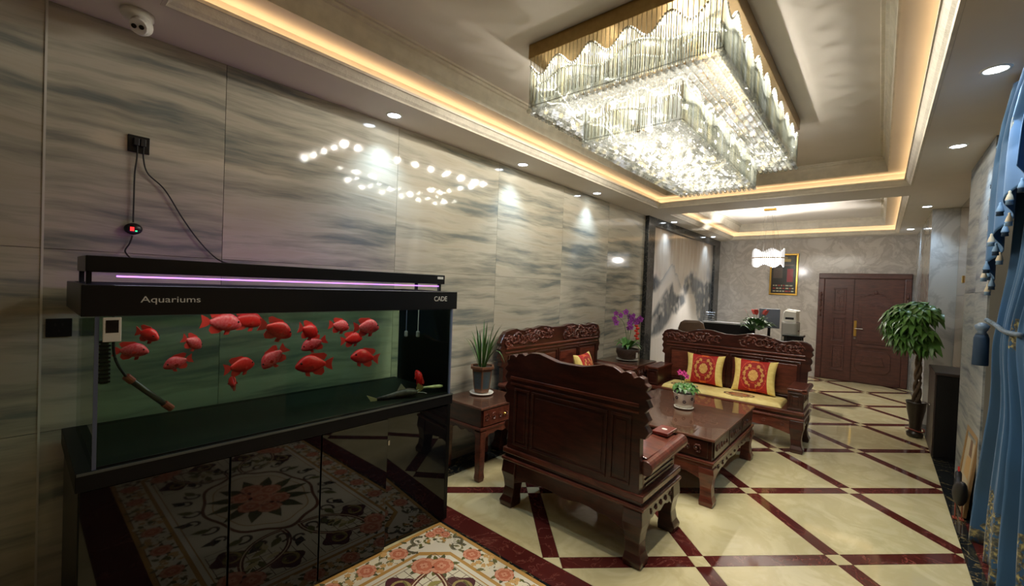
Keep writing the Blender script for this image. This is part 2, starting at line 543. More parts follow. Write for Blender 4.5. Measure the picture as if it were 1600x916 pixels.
def leafp(cx, cy, L_, W_, rot):
    pts = [(0, 0), (.3, .9), (.6, .8), (1, 0), (.6, -.8), (.3, -.9)]
    return [(cx + (u * L_) * cos(rot) - (v_ * W_) * sin(rot), cy + (u * L_) * sin(rot) + (v_ * W_) * cos(rot)) for u, v_ in pts]


def inrug(pts, e=0.004):
    return clip_poly(pts, (RUG[0] + e, RUG[1] - e, RUG[2] + e, RUG[3] - e))


_cnt = [0]


def P_(pts, lay, col, e=0.004):
    pts = inrug(pts, e); _cnt[0] += 1
    if len(pts) >= 3: pn.poly(pts, 0.0002 * (lay + .025 * (_cnt[0] % 12)), col)


def rose(cx, cy, r, rot=0.0, leaves=True):
    if leaves:
        for k in range(7):
            a = rot + k * .9 + random.uniform(-.2, .2)
            P_(leafp(cx + .75 * r * cos(a), cy + .75 * r * sin(a), r * random.uniform(.5, .8), r * .2, a + random.uniform(-.6, .6)), 3, OLV if k % 2 else S(96, 96, 66))
    P_(blob(cx, cy, r * .97, .035, 9, rot, .92, rot), 4, ROS[1])
    for rr, n_, sz, c0, c1 in ((.68, 8, .30, ROS[2], ROS[0]), (.42, 6, .25, ROS[1], ROS[3]), (.17, 4, .18, ROS[2], ROS[0])):
        for k in range(n_):
            a = rot + k * 2 * pi / n_ + rr * 3
            P_(blob(cx + rr * r * cos(a), cy + rr * r * sin(a) * .92, r * sz, .04, 3, a, 1.15, a, 14), 5 + (1 - rr) * 3, c1)
            P_(blob(cx + (rr + .045) * r * cos(a), cy + (rr + .045) * r * sin(a) * .92, r * sz * .82, .04, 3, a, 1.15, a, 14), 5.3 + (1 - rr) * 3, c0)


def stroke(pts, wd, lay, col):
    for (ax, ay), (bx, by) in zip(pts[:-1], pts[1:]):
        d = sqrt((bx - ax) ** 2 + (by - ay) ** 2)
        if d < 1e-6: continue
        nx, ny = -(by - ay) / d * wd / 2, (bx - ax) / d * wd / 2
        P_([(ax + nx, ay + ny), (bx + nx, by + ny), (bx - nx, by - ny), (ax - nx, ay - ny)], lay, col)


def scroll(cx, cy, r, a0, turn, wd, lay, col, n=18):
    pts = []
    for i in range(n + 1):
        t = i / n
        rr = r * (1 - .78 * t)
        pts.append((cx + rr * cos(a0 + turn * t), cy + rr * sin(a0 + turn * t)))
    stroke(pts, wd, lay, col)


x0, x1, y0, y1 = RUG
def ring_poly(e, ch):
    return [(x0 + e + ch, y0 + e), (x1 - e - ch, y0 + e), (x1 - e, y0 + e + ch), (x1 - e, y1 - e - ch), (x1 - e - ch, y1 - e), (x0 + e + ch, y1 - e), (x0 + e, y1 - e - ch), (x0 + e, y0 + e + ch)]
P_([(x0, y0), (x1, y0), (x1, y1), (x0, y1)], 0.2, GLD, 0.0)
P_([(x0 + .024, y0 + .024), (x1 - .024, y0 + .024), (x1 - .024, y1 - .024), (x0 + .024, y1 - .024)], 1, S(150, 116, 70))
P_([(x0 + .027, y0 + .027), (x1 - .027, y0 + .027), (x1 - .027, y1 - .027), (x0 + .027, y1 - .027)], 1.4, S(232, 221, 198))
P_(ring_poly(.165, .13), 2, GLD); P_(ring_poly(.188, .13), 2.4, S(233, 224, 204)); P_(ring_poly(.215, .125), 2.6, GLD); P_(ring_poly(.222, .122), 2.8, S(228, 217, 190))
# border roses
def edge_run(ax, ay, bx, by, n):
    for k in range(n):
        t = (k + .5) / n
        cx, cy = ax + (bx - ax) * t, ay + (by - ay) * t
        a = atan2(by - ay, bx - ax)
        if k % 2 == 0:
            rose(cx, cy, .058, k * .7)
        else:
            for q in range(15):
                P_(blob(cx + random.uniform(-.065, .065), cy + random.uniform(-.065, .065), .017, .25, 5, q, 1, 0, 12), 5, S(238, 226, 196) if q % 2 else S(214, 170, 110))
            for q in range(10):
                P_(leafp(cx + random.uniform(-.06, .05), cy + random.uniform(-.05, .05), .05, .014, random.uniform(0, 6)), 4, OLV if q % 2 else S(132, 126, 88))
            scroll(cx, cy, .05, a, 4.5, .007, 4.5, S(120, 108, 76))
e = .092
edge_run(x0 + .34, y1 - e, x1 - .34, y1 - e, 13); edge_run(x0 + .34, y0 + e, x1 - .34, y0 + e, 13)
edge_run(x0 + e, y0 + .34, x0 + e, y1 - .34, 7); edge_run(x1 - e, y0 + .34, x1 - e, y1 - .34, 7)
for sx, cx in ((1, x0), (-1, x1)):
    for sy, cy in ((1, y0), (-1, y1)):
        def C_(u, v_): return (cx + sx * u, cy + sy * v_)
        # corner spray
        for u, v_, r in ((.075, .075, .042), (.135, .07, .036), (.07, .135, .036)):
            rose(*C_(u, v_), r, u * 20)
        for k in range(60):
            t_ = random.uniform(0, 1) ** 1.3
            u, v_ = (.045 + t_ * .30, random.uniform(.04, .145)) if k % 2 else (random.uniform(.04, .145), .045 + t_ * .30)
            P_(leafp(*C_(u, v_), random.uniform(.025, .05), .011, random.uniform(0, 6.3)), 3 + .01 * k, [OLV, S(128, 122, 84), S(92, 90, 62), S(160, 140, 96)][k % 4])
        for k in range(16):
            u = random.uniform(.10, .2); v_ = random.uniform(.10, .2)
            if u + v_ < .33: P_(blob(*C_(u, v_), .012, .3, 5, k, 1, 0, 10), 5, S(240, 228, 200) if k % 3 else GLD)
        for (u, v_, a0, tn) in ((.24, .075, .4, 5), (.075, .24, 1.2, -5), (.29, .11, 2.0, -4.5), (.11, .29, 3.4, 4.5)):
            scroll(*C_(u, v_), .055, a0 if sx * sy > 0 else pi - a0, tn * sx * sy, .022, 4, S(104, 98, 76)); scroll(*C_(u, v_), .036, a0 + 1, -tn * sx * sy, .011, 4.4, S(238, 230, 208))
        # dots along the chamfer
        for k in range(7):
            t = (k + .5) / 7
            P_(blob(*C_(.215 + .02 + .105 * t, .215 + .02 + .105 * (1 - t)), .0065, 0, 1, 0, 1, 0, 8), 4, DRK)
        # lattice
        for k in range(9):
            u = .24 + k * .055
            stroke([C_(u, .24), C_(u, .66 - k * .03)], .004, 3.2, S(120, 96, 84)); stroke([C_(.24, u), C_(.66 - k * .03, u)], .004, 3.2, S(120, 96, 84))
        # pair of big roses and the scalloped frame
        rose(*C_(.355, .285), .075, .4); rose(*C_(.285, .355), .075, 1.4)
        for qs in (0, 1):
            pts = []
            for k in range(13):
                t = k / 12 * pi * .55
                u, v_ = .36 + .30 * sin(t), .36 + .27 * (1 - cos(t)) - .02
                pts.append(C_(u, v_) if qs == 0 else C_(v_, u))
            stroke(pts, .03, 3.4, S(112, 66, 54)); stroke(pts, .007, 3.8, S(230, 205, 170))
            u, v_ = (.56, .33) if qs == 0 else (.33, .56)
            P_(blob(*C_(u, v_), .085, .16, 4, .4), 3.3, S(92, 52, 56)); scroll(*C_(u, v_), .07, 0, 6, .016, 4.2, S(170, 150, 96)); scroll(*C_(u, v_), .05, 2, -5, .012, 4.4, S(120, 112, 66))
        for k in range(10):
            P_(leafp(*C_(.42 + random.uniform(0, .16), .42 + random.uniform(0, .16)), .09, .02, random.uniform(0, 6.3)), 3.6, [OLV, S(160, 148, 90), S(210, 190, 140)][k % 3])
# centre medallion with roses
cx, cy = (x0 + x1) / 2, (y0 + y1) / 2
P_(blob(cx, cy, .52, .04, 8, 0, .66, 0, 64), 3, S(120, 76, 56)); P_(blob(cx, cy, .49, .04, 8, 0, .66, 0, 64), 3.3, S(232, 220, 192)); P_(blob(cx, cy, .43, .03, 8, 0, .66, 0, 64), 3.5, GLD); P_(blob(cx, cy, .42, .03, 8, 0, .66, 0, 64), 3.7, S(230, 214, 184))
for k in range(12):
    P_(leafp(cx + .1 * cos(k * .52), cy + .08 * sin(k * .52), .26, .05, k * .52), 3.9, S(84, 84, 52))
for k in range(7):
    a = k * 2 * pi / 6
    q = 0 if k == 6 else .17
    rose(cx + q * cos(a), cy + q * .62 * sin(a), .085, a)
for k in range(26):
    a = k * 2 * pi / 26
    q = .62 + .06 * (k % 2)
    scroll(cx + q * cos(a), cy + q * .62 * sin(a), .06, a, 5 if k % 2 else -5, .018, 4, S(86, 70, 62)); P_(leafp(cx + q * cos(a), cy + q * .62 * sin(a), .11, .028, a + .6), 3.6, S(62, 58, 50) if k % 2 else OLV)
rug = pn.build('flower_panel', M['vc_gloss'], floor, label='cream glazed floor panel printed with orange roses and scrolls')
_c = MB(); _c.box(x0, y0, -0.011, x1, y1, -0.0002); _c.build('panel_slab', M['cream_tile'], floor)

# ---- walls
wl = MB(); wl.box(-0.14, Y0 - .12, -0.12, -0.010, YB + .12, 3.3)
wall_left = struct(wl.build('wall_left', M['joint']))
cols = [Y0, -2.25, -1.08, .085, .793, 1.967, 3.142, 4.298, 5.434, 6.655]
rows = [0, .57, 1.14, 1.71, 2.28, ZS]
rows = [0, .855, 1.71, ZS]
for a, b_ in zip(cols[:-1], cols[1:]):
    for c, d in zip(rows[:-1], rows[1:]):
        g = .0012; hy, hz = (b_ - a) / 2 - g, (d - c) / 2 - g
        t = MB(); t.box(-.010, -hy, -hz, 0, hy, hz)
        t.build('stone_tile', M['wallstone'], wall_left, bevel=.0008, loc=(0, (a + b_) / 2, (c + d) / 2))
t = MB(); t.box(0, .081, 0, .004, .089, ZS); struct(t.build('trim_1', M['white_trim']))

# mural wall: dark marble frame + painted marble slab
fr = wall_left
b = MB(); b.box(-.01, 6.66, 0, .06, 6.93, ZS - .001); b.build('marble_jamb', M['frame_stone'], fr, bevel=.004)
b = MB(); b.box(-.01, 6.932, 2.70, .06, 10.33, ZS - .001); b.build('marble_lintel', M['frame_stone'], fr, bevel=.004)
b = MB(); b.box(-.01, 10.332, 0, .06, YB - .002, ZS - .001); b.build('marble_jamb', M['frame_stone'], fr, bevel=.004)


def vnoise(seed):
    rnd = random.Random(seed); tab = [rnd.random() for _ in range(4096)]
    def n2(x, y):
        xi, yi = math.floor(x), math.floor(y); fx, fy = x - xi, y - yi
        fx = fx * fx * (3 - 2 * fx); fy = fy * fy * (3 - 2 * fy)
        def h(a, b_): return tab[(a * 57 + b_ * 131 + 1009) & 4095]
        return (h(xi, yi) * (1 - fx) + h(xi + 1, yi) * fx) * (1 - fy) + (h(xi, yi + 1) * (1 - fx) + h(xi + 1, yi + 1) * fx) * fy
    def fbm(x, y, o=4):
        s = a = 0; k = 1
        for i in range(o):
            s += n2(x * k, y * k) / k; a += 1 / k; k *= 2.03
        return s / a
    return fbm
fbm = vnoise(5)


def interp(tab, x):
    for (a, b_), (c, d) in zip(tab[:-1], tab[1:]):
        if x <= c: return b_ + (d - b_) * max(0, (x - a) / (c - a))
    return tab[-1][1]


def mixc(a, b_, t):
    t = max(0, min(1, t)); return tuple(a[i] * (1 - t) + b_[i] * t for i in range(3)) + (1,)


MY0, MY1, MZ1 = 6.932, 10.33, 2.699
FAR = [(.133, 1.81), (.2, 1.97), (.275, 2.15), (.311, 2.08), (.38, 1.9), (.447, 1.74)]
MASS = [[(-.05, 1.8), (.012, 1.86), (.058, 1.87), (.123, 1.75), (.089, 1.66), (-.05, 1.58)],
        [(-.05, 1.0), (.054, 1.26), (.132, 1.48), (.216, 1.67), (.298, 1.79), (.323, 1.59), (.404, 1.52), (.366, 1.34), (.385, 1.23), (.299, 1.24), (.262, 1.1), (.188, .94), (.092, .84), (-.05, .84)],
        [(.31, 1.6), (.403, 1.56), (.478, 1.6), (.515, 1.45), (.455, 1.37), (.397, 1.28), (.36, 1.3)],
        [(.472, 1.74), (.496, 1.93), (.559, 1.98), (.583, 2.05), (.624, 2.02), (.628, 1.93), (.773, 1.89), (.835, 1.77), (.89, 1.86), (1.05, 1.84), (1.05, .84), (.817, .87), (.732, 1.12), (.704, 1.36), (.659, 1.6), (.568, 1.75), (.525, 1.6), (.496, 1.52)]]
WARM = S(210, 202, 190); PALE = S(226, 220, 211); BLUE = S(118, 123, 127); DEEP = S(58, 64, 70); TAN = S(176, 160, 142)


def sdist(poly, x, z):
    """signed distance to a polygon, positive inside"""
    ins = False; d = 9.0; n = len(poly)
    for i in range(n):
        ax, az = poly[i]; bx, bz = poly[(i + 1) % n]
        if (az > z) != (bz > z) and x < (bx - ax) * (z - az) / (bz - az) + ax: ins = not ins
        ex, ez = (bx - ax) * 3.4, bz - az; px, pz = (x - ax) * 3.4, z - az
        t = max(0, min(1, (px * ex + pz * ez) / (ex * ex + ez * ez + 1e-9)))
        d = min(d, sqrt((px - t * ex) ** 2 + (pz - t * ez) ** 2))
    return d if ins else -d


def mural_col(s, z):
    n = fbm(s * 11, z * 3.2); n2 = fbm(s * 30 + 9, z * 7); n3 = fbm(s * 46, z * 1.6 + 3)
    c = mixc(WARM, TAN, (z - 1.75) / .9 + (n3 - .5) * 1.4)
    if z > 1.6: c = mixc(c, BLUE, (fbm(s * 8 + 4, z * 1.3) - .55) * 3.0)
    ws, wz = s + (n - .5) * .035 + (n2 - .5) * .018, z + (n - .5) * .08 + (n2 - .5) * .07
    if z < 1.9: c = mixc(c, PALE, min(.8, (1.95 - z) * 1.5))
    if .12 < ws < .46:
        h = interp(FAR, ws)
        if wz < h: c = mixc(PALE, BLUE, .8 * exp(-(h - wz) * 16))
    for poly in MASS:
        d = sdist(poly, ws, wz)
        if d > -.05:
            k = max(0, min(1, (d + .05) / .09))
            c = mixc(c, mixc(DEEP, BLUE, n3 * 1.5 - .25), k * (.80 + .4 * n2) * (1 - .6 * max(0, min(1, (fbm(s * 22, z * 6 + 5) - .58) * 5))))
    if z < .8: c = mixc(c, WARM, .5 + (n3 - .5))
    return c


nu, nv = 190, 150
mu = MB(); mu.grid(lambda u, v_: (0.012, MY0 + (MY1 - MY0) * u, MZ1 * v_), nu, nv)
mu.vc = [mural_col(i / nu, MZ1 * j / nv) for j in range(nv + 1) for i in range(nu + 1)]
n0 = len(mu.v)
mu.box(-.01, MY0, 0, .0115, MY1, MZ1); mu.vc += [WARM] * 8
mu.build('mural_slab', M['vc_gloss'], wall_left, label='polished pale marble slab with misty grey blue mountain scene')

# back wall
b = MB(); b.box(-.14, YB, -.12, 3.8, YB + .12, 3.3); wall_back = struct(b.build('wall_back', M['backwall']))
# right side of the far room, pilaster, beige strip, grey stone wall
b = MB(); b.box(3.402, 7.85, -.12, 3.95, YB - .001, 3.2); struct(b.build('wall_right_far', M['column']))
b = MB(); b.box(XR + .012, 4.6, -.12, 3.95, 5.719, 3.3); b.box(3.672, 5.7195, -.12, 3.95, 7.849, 3.3); wr = struct(b.build('wall_right', M['joint']))
for a, b_ in ((5.72, 6.78), (6.78, 7.845)):
    for c, d in zip(rows[:-1], rows[1:]):
        g = .001; t = MB(); t.box(3.66, a + g, c + g, 3.671, b_ - g, d - g); t.build('beige_tile', M['beige_stone'], wr)
for a, b_ in ((4.601, 5.15), (5.15, 5.72)):
    for c, d in zip(rows[:-1], rows[1:]):
        hy, hz = (b_ - a) / 2 - .001, (d - c) / 2 - .001
        t = MB(); t.box(-.006, -hy, -hz, .006, hy, hz); t.build('stone_tile', M['wallstone_r'], wr, loc=(XR + .006, (a + b_) / 2, (c + d) / 2))
b = MB(); b.box(XR + .012, Y0 - .12, -.12, 3.95, 2.0, 3.3); struct(b.build('wall_right_near', M['beige_stone']))
b = MB(); b.box(-.14, Y0 - .12, -.12, 3.95, Y0, 3.3); struct(b.build('wall_front', M['backwall']))
# window behind the curtain
wn = MB()
for (a, b_, c, d) in ((2.0, 4.6, 0.0, .06), (2.0, 4.6, 2.55, 2.60), (2.0, 2.06, .06, 2.55), (4.54, 4.6, .06, 2.55), (3.27, 3.33, .06, 2.55)):
    wn.box(3.84, a, c, 3.90, b_, d)
window = struct(wn.build('window_1', M['black_panel']))
for a, b_ in ((2.06, 3.27), (3.33, 4.54)):
    g = MB(); g.box(3.865, a, .06, 3.872, b_, 2.55); g.build('pane', M['glass_clear'], window)
b = MB(); b.box(3.82, 2.0, 2.60, 3.95, 4.6, 3.3); struct(b.build('trim_2', M['plaster']))

# ---- ceiling: soffits, two lit trays
ce = MB()


def flat(x0, x1, y0, y1, z): ce.add([(x0, y0, z), (x0, y1, z), (x1, y1, z), (x1, y0, z)], [(0, 1, 2, 3)])
for r in ((-.14, 3.95, Y0 - .12, T1[2]), (-.14, T1[0], T1[2], T1[3]), (T1[1], 3.95, T1[2], T1[3]), (-.14, 3.95, T1[3], T2[2]), (-.14, T2[0], T2[2], T2[3]), (T2[1], 3.95, T2[2], T2[3]), (-.14, 3.95, T2[3], YB + .12)):
    flat(*r, ZS)


def ring(mb, T, prof, closed=False):
    x0, x1, y0, y1 = T
    loops = []
    for e, z in prof:
        loops.append([(x0 + e, y0 + e, z), (x1 - e, y0 + e, z), (x1 - e, y1 - e, z), (x0 + e, y1 - e, z)])
    n = len(loops); vs = [p for l in loops for p in l]; fs = []
    rng = n if closed else n - 1
    for i in range(rng):
        i2 = (i + 1) % n
        for k in range(4):
            k2 = (k + 1) % 4
            fs.append((i * 4 + k, i2 * 4 + k, i2 * 4 + k2, i * 4 + k2))
    mb.add(vs, fs)


for T in (T1, T2):
    ring(ce, T, [(0, ZS), (0, ZB), (.2, ZB)])
    flat(T[0] + .25, T[1] - .25, T[2] + .25, T[3] - .25, ZC)
ce.add([(-.14, Y0 - .12, 3.3), (3.95, Y0 - .12, 3.3), (3.95, YB + .12, 3.3), (-.14, YB + .12, 3.3)], [(0, 1, 2, 3)])
ceiling = struct(ce.build('ceiling', M['plaster']))
for i, T in enumerate((T1, T2)):
    c = MB(); ring(c, T, [(.001, 2.8385), (.018, 2.838), (.024, 2.848), (.040, 2.862), (.058, 2.886), (.064, 2.892), (.072, 2.893), (.072, 2.910), (.060, 2.910), (.052, 2.893), (.03, 2.872), (.001, 2.868)], True)
    struct(c.build('trim_%d' % (3 + i * 2), M['crown']))
    c = MB(); ring(c, T, [(.196, ZB + .004), (.196, ZB - .006), (.206, ZB - .006), (.210, ZB + .01), (.216, ZB + .05), (.232, ZB + .09), (.236, ZB + .115), (.25, ZB + .12), (.252, ZC - .012), (.27, ZC - .012), (.275, ZC + .004)])
    struct(c.build('trim_%d' % (4 + i * 2), M['crown']))
    c = MB(); ring(c, T, [(.014, 2.900), (.044, 2.903)])
    led = c.build('led_strip', M['led'])
    tag(led, 'glowing warm LED strip hidden in the cove of the %s ceiling tray' % ('long seating area' if i == 0 else 'far office'), 'light strip')
# ================================================================== CHANDELIER
M['rod'] = crystal_mat('glass_rod', (0.27, 0.28, 0.235, 1), trans=0.5, diff=0.75, gl=0.3, spark=(.55, 1.5))
M['rod_dark'] = pbr('bronze_rod', S(150, 135, 100), 0.3, metal=0.6)
M['bead'] = crystal_mat('crystal_bead', (0.24, 0.24, 0.21, 1), trans=0.5, diff=0.65, rough=0.12, gl=0.3, spark=(.4, 2.0))
M['cap'] = pbr('lit_rod_end', S(235, 235, 225), .3)  # light entering the rod tops is put into this white
M['bulb'] = emission('warm_white_bulb', (1.0, 0.93, 0.80, 1), 8.0)
CX, CY = 1.775, 3.215
HX, HY = 0.575, 1.135
PZ0, PZ1 = 3.04, 3.128
OB, IB = 2.735, 2.545
IX, IY = 0.31, 0.885
ch = thing('crystal_chandelier', 'large rectangular two tier crystal chandelier with glass rods on bronze ceiling plate', 'chandelier', (CX, CY, 0))
b = MB(); b.box(-HX, -HY, PZ0, HX, HY, PZ1); b.build('ceiling_plate', M['brass'], ch, bevel=.004)
b = MB(); b.box(-.19, -.80, 2.79, .19, .80, 2.80); b.box(-.02, -.3, 2.80, .02, .3, 3.04); b.build('inner_tray', M['silver'], ch)


def rodgeo(mb, x, y, z0, z1, r=0.0038):
    mb.add([(x + r, y, z0), (x, y + r, z0), (x - r, y, z0), (x, y - r, z0), (x + r, y, z1), (x, y + r, z1), (x - r, y, z1), (x, y - r, z1)],
           [(0, 1, 5, 4), (1, 2, 6, 5), (2, 3, 7, 6), (3, 0, 4, 7), (4, 5, 6, 7), (3, 2, 1, 0)])


def perimeter(hx, hy, step):
    out = []
    nx, ny = int(2 * hx / step), int(2 * hy / step)
    for k in range(nx): out.append((-hx + 2 * hx * k / nx, -hy, 'x', k / nx))
    for k in range(ny): out.append((hx, -hy + 2 * hy * k / ny, 'y', k / ny))
    for k in range(nx): out.append((hx - 2 * hx * k / nx, hy, 'x', 1 - k / nx))
    for k in range(ny): out.append((-hx, hy - 2 * hy * k / ny, 'y', 1 - k / ny))
    return out


rod_mesh = {}
def rod_part(name, mat_, x, y, z0, z1, r):
    key = (name, round(z1 - z0, 3), r)
    if key not in rod_mesh:
        q = MB(); rodgeo(q, 0, 0, z0 - z1, 0, r)
        o = q.build(name, mat_, ch, loc=(x, y, z1)); rod_mesh[key] = o
        return o
    return inst(rod_mesh[key], name, ch, (x, y, z1))


# hanging bronze-tinted long rods on the two sides in view (each its own part)
for k in range(44):
    x = -HX + .02 + (2 * HX - .04) * k / 43
    rod_part('long_rod', M['rod_dark'], x, -HY + .004, OB + .03, PZ0, .0022)
for k in range(26):
    x = -IX + .012 + (2 * IX - .024) * k / 25
    rod_part('inner_long_rod', M['rod_dark'], x, -IY + .002, IB + .02, 2.79, .0022)
# waves of glass rods
rods = MB(); caps = MB()


def wave(t, n, ph): return .5 + .5 * cos(2 * pi * (n * t + ph))
for lay, (ins, top, amp, nwx, nwy, ph) in enumerate(((.012, PZ0 - .040, .080, 5.0, 9.0, .12), (.030, PZ0 - .115, .060, 2.5, 5.0, .45), (.048, PZ0 - .185, .05, 3.0, 6.0, .2))):
    for x, y, ax, t in perimeter(HX - ins, HY - ins, .0125):
        zt = top - amp * (1 - wave(t, nwx if ax == 'x' else nwy, ph))
        zb = OB + (.0 if lay == 0 else .012)
        rodgeo(rods, x, y, zb, zt, .0042)
        caps.box(x - .005, y - .005, zt, x + .005, y + .005, zt + .010)
for lay, (ins, top, amp, nwx, nwy, ph) in enumerate(((.0, 2.775, .05, 3.0, 7.0, .2), (.018, 2.70, .04, 1.5, 4.0, .5))):
    for x, y, ax, t in perimeter(IX - ins, IY - ins, .0125):
        zt = top - amp * (1 - wave(t, nwx if ax == 'x' else nwy, ph))
        rodgeo(rods, x, y, IB, zt, .0042); caps.box(x - .005, y - .005, zt, x + .005, y + .005, zt + .010)
rods.build('glass_rods', M['rod'], ch, kind='stuff'); caps.build('rod_caps', M['cap'], ch, kind='stuff')


def octa(r):
    q = MB()
    vs = [(0, 0, -r)]; fs = []
    for zz, rr, off in ((-.55 * r, .83 * r, 0), (.25 * r, .97 * r, .5), (.8 * r, .55 * r, 0)):
        for k in range(6): vs.append((rr * cos((k + off) * pi / 3), rr * sin((k + off) * pi / 3), zz))
    vs.append((0, 0, r))
    for k in range(6): fs.append((0, 1 + (k + 1) % 6, 1 + k))
    for l in range(2):
        for k in range(6):
            k2 = (k + 1) % 6; o = 1 + l * 6
            if l == 0: fs += [(o + k, o + k2, o + 6 + k), (o + k2, o + 6 + k2, o + 6 + k)]
            else: fs += [(o + k, o + k2, o + 6 + k2), (o + k, o + 6 + k2, o + 6 + k)]
    for k in range(6): fs.append((13 + k, 13 + (k + 1) % 6, 19))
    return vs, fs


bv, bf = octa(.0165)
allb = []
def bead_grid(hx, hy, z, step, skip):
    nx, ny = int(2 * hx / step), int(2 * hy / step)
    for i in range(nx + 1):
        for j in range(ny + 1):
            x, y = -hx + 2 * hx * i / nx, -hy + 2 * hy * j / ny
            if skip and abs(x) < skip[0] and abs(y) < skip[1]: continue
            edge = min(hx - abs(x), hy - abs(y))
            allb.append((x, y, z - .012 * (1 - min(1, edge / .12)) + random.uniform(-.002, .002)))
bead_grid(HX - .012, HY - .012, OB - .008, .0375, (IX + .01, IY + .01))
bead_grid(IX - .006, IY - .006, IB - .008, .0375, None)
allb.sort(key=lambda p: (p[0] + CX - CAM.x) ** 2 + (p[1] + CY - CAM.y) ** 2 + (p[2] - CAM.z) ** 2)
first = None
for p in allb[:300]:
    if first is None:
        q = MB(); q.add(bv, bf); first = q.build('crystal_bead', M['bead'], ch, loc=p)
    else:
        inst(first, 'crystal_bead', ch, p, (0, 0, random.uniform(0, 1)))
q = MB()
for p in allb[300:]:
    a = random.uniform(0, 1.05); ca, sa = cos(a), sin(a)
    q.add([(p[0] + v_[0] * ca - v_[1] * sa, p[1] + v_[0] * sa + v_[1] * ca, p[2] + v_[2]) for v_ in bv], bf)
q.build('crystal_beads', M['bead'], ch, kind='stuff')
wires = MB()
for (hx, hy, z) in ((HX - .012, HY - .012, OB + .008), (IX - .006, IY - .006, IB + .008)):
    for k in range(5):
        e = k * .062
        if hx - e < (.02 if z < OB else IX): break
        for s in (-1, 1):
            wires.box(-hx + e, s * (hy - e) - .001, z, hx - e, s * (hy - e) + .001, z + .003); wires.box(s * (hx - e) - .001, -hy + e, z, s * (hx - e) + .001, hy - e, z + .003)
wires.build('wire_frame', M['silver'], ch)
# lamps
lamps = []
for k in range(5): lamps += [(-HX + .12 + k * (2 * HX - .24) / 4, s * (HY - .12), PZ0 - .036) for s in (-1, 1)]
for k in range(8): lamps += [(s * (HX - .12), -HY + .28 + k * (2 * HY - .56) / 7, PZ0 - .036) for s in (-1, 1)]
for k in range(6): lamps += [(s * .20, -.72 + k * .288, 2.755) for s in (-1, 0, 1)]
fb = None
for i, p in enumerate(lamps):
    if fb is None:
        q = MB(); q.lathe([(.006, .018), (.013, .020), (.015, .026), (.013, .034)], seg=10); fb = q.build('bulb', M['bulb'], ch, smooth=True, loc=p)
    else:
        inst(fb, 'bulb', ch, p)
    l = bpy.data.lights.new('chandelier_lamp', 'SPOT' if p[2] > 2.9 or abs(p[0]) < .1 else 'POINT'); l.energy = CH_W if p[2] > 2.9 else CH_W * .55; l.color = (1.0, 0.94, 0.84); l.shadow_soft_size = 0.018
    if l.type == 'SPOT': l.spot_size = radians(178); l.spot_blend = .15
    o = bpy.data.objects.new('chandelier_lamp', l); COL.objects.link(o); o.parent = ch; o.location = (p[0], p[1], p[2] + .012)

# ================================================================== PENDANT over the desk
pd = thing('crystal_pendant', 'small oval pendant lamp of white crystal prisms hanging on wires near picture', 'pendant lamp', (1.42, 8.55, 0))
M['pend_glow'] = pbr('lit_frosted_prism', S(90, 90, 90), 0.3, emit=(1, .96, .92, 1), estr=.75)
b = MB(); b.box(-.09, -.05, 3.10, .09, .05, 3.128); b.build('canopy', M['gold'], pd, bevel=.003)
for k in range(6):
    a = 2 * pi * k / 6
    q = MB(); q.tube([(.05 * cos(a), .02 * sin(a), 3.10), (.22 * cos(a), .12 * sin(a), 2.28)], .0015, 5); q.build('wire', M['silver'], pd)
b = MB()
pts = [(.245 * cos(2 * pi * k / 40), .135 * sin(2 * pi * k / 40), 2.275) for k in range(41)]
b.tube(pts, .010, 6); b.build('band', M['brass'], pd)
pr = None
for k in range(48):
    a = 2 * pi * k / 48
    h = .13 + .03 * cos(a * 5)
    q = MB(); q.loft([[(.235 * cos(a) + .011 * cos(t), .128 * sin(a) + .011 * sin(t), z) for t in (0, pi / 2, pi, 3 * pi / 2)] for z in (2.275 - h, 2.275 + h)]); q.build('prism', M['pend_glow'], pd)
l = bpy.data.lights.new('pendant_lamp', 'POINT'); l.energy = 125; l.color = (1, .96, .92); l.shadow_soft_size = .03
o = bpy.data.objects.new('pendant_lamp', l); COL.objects.link(o); o.parent = pd; o.location = (0, 0, 2.27)

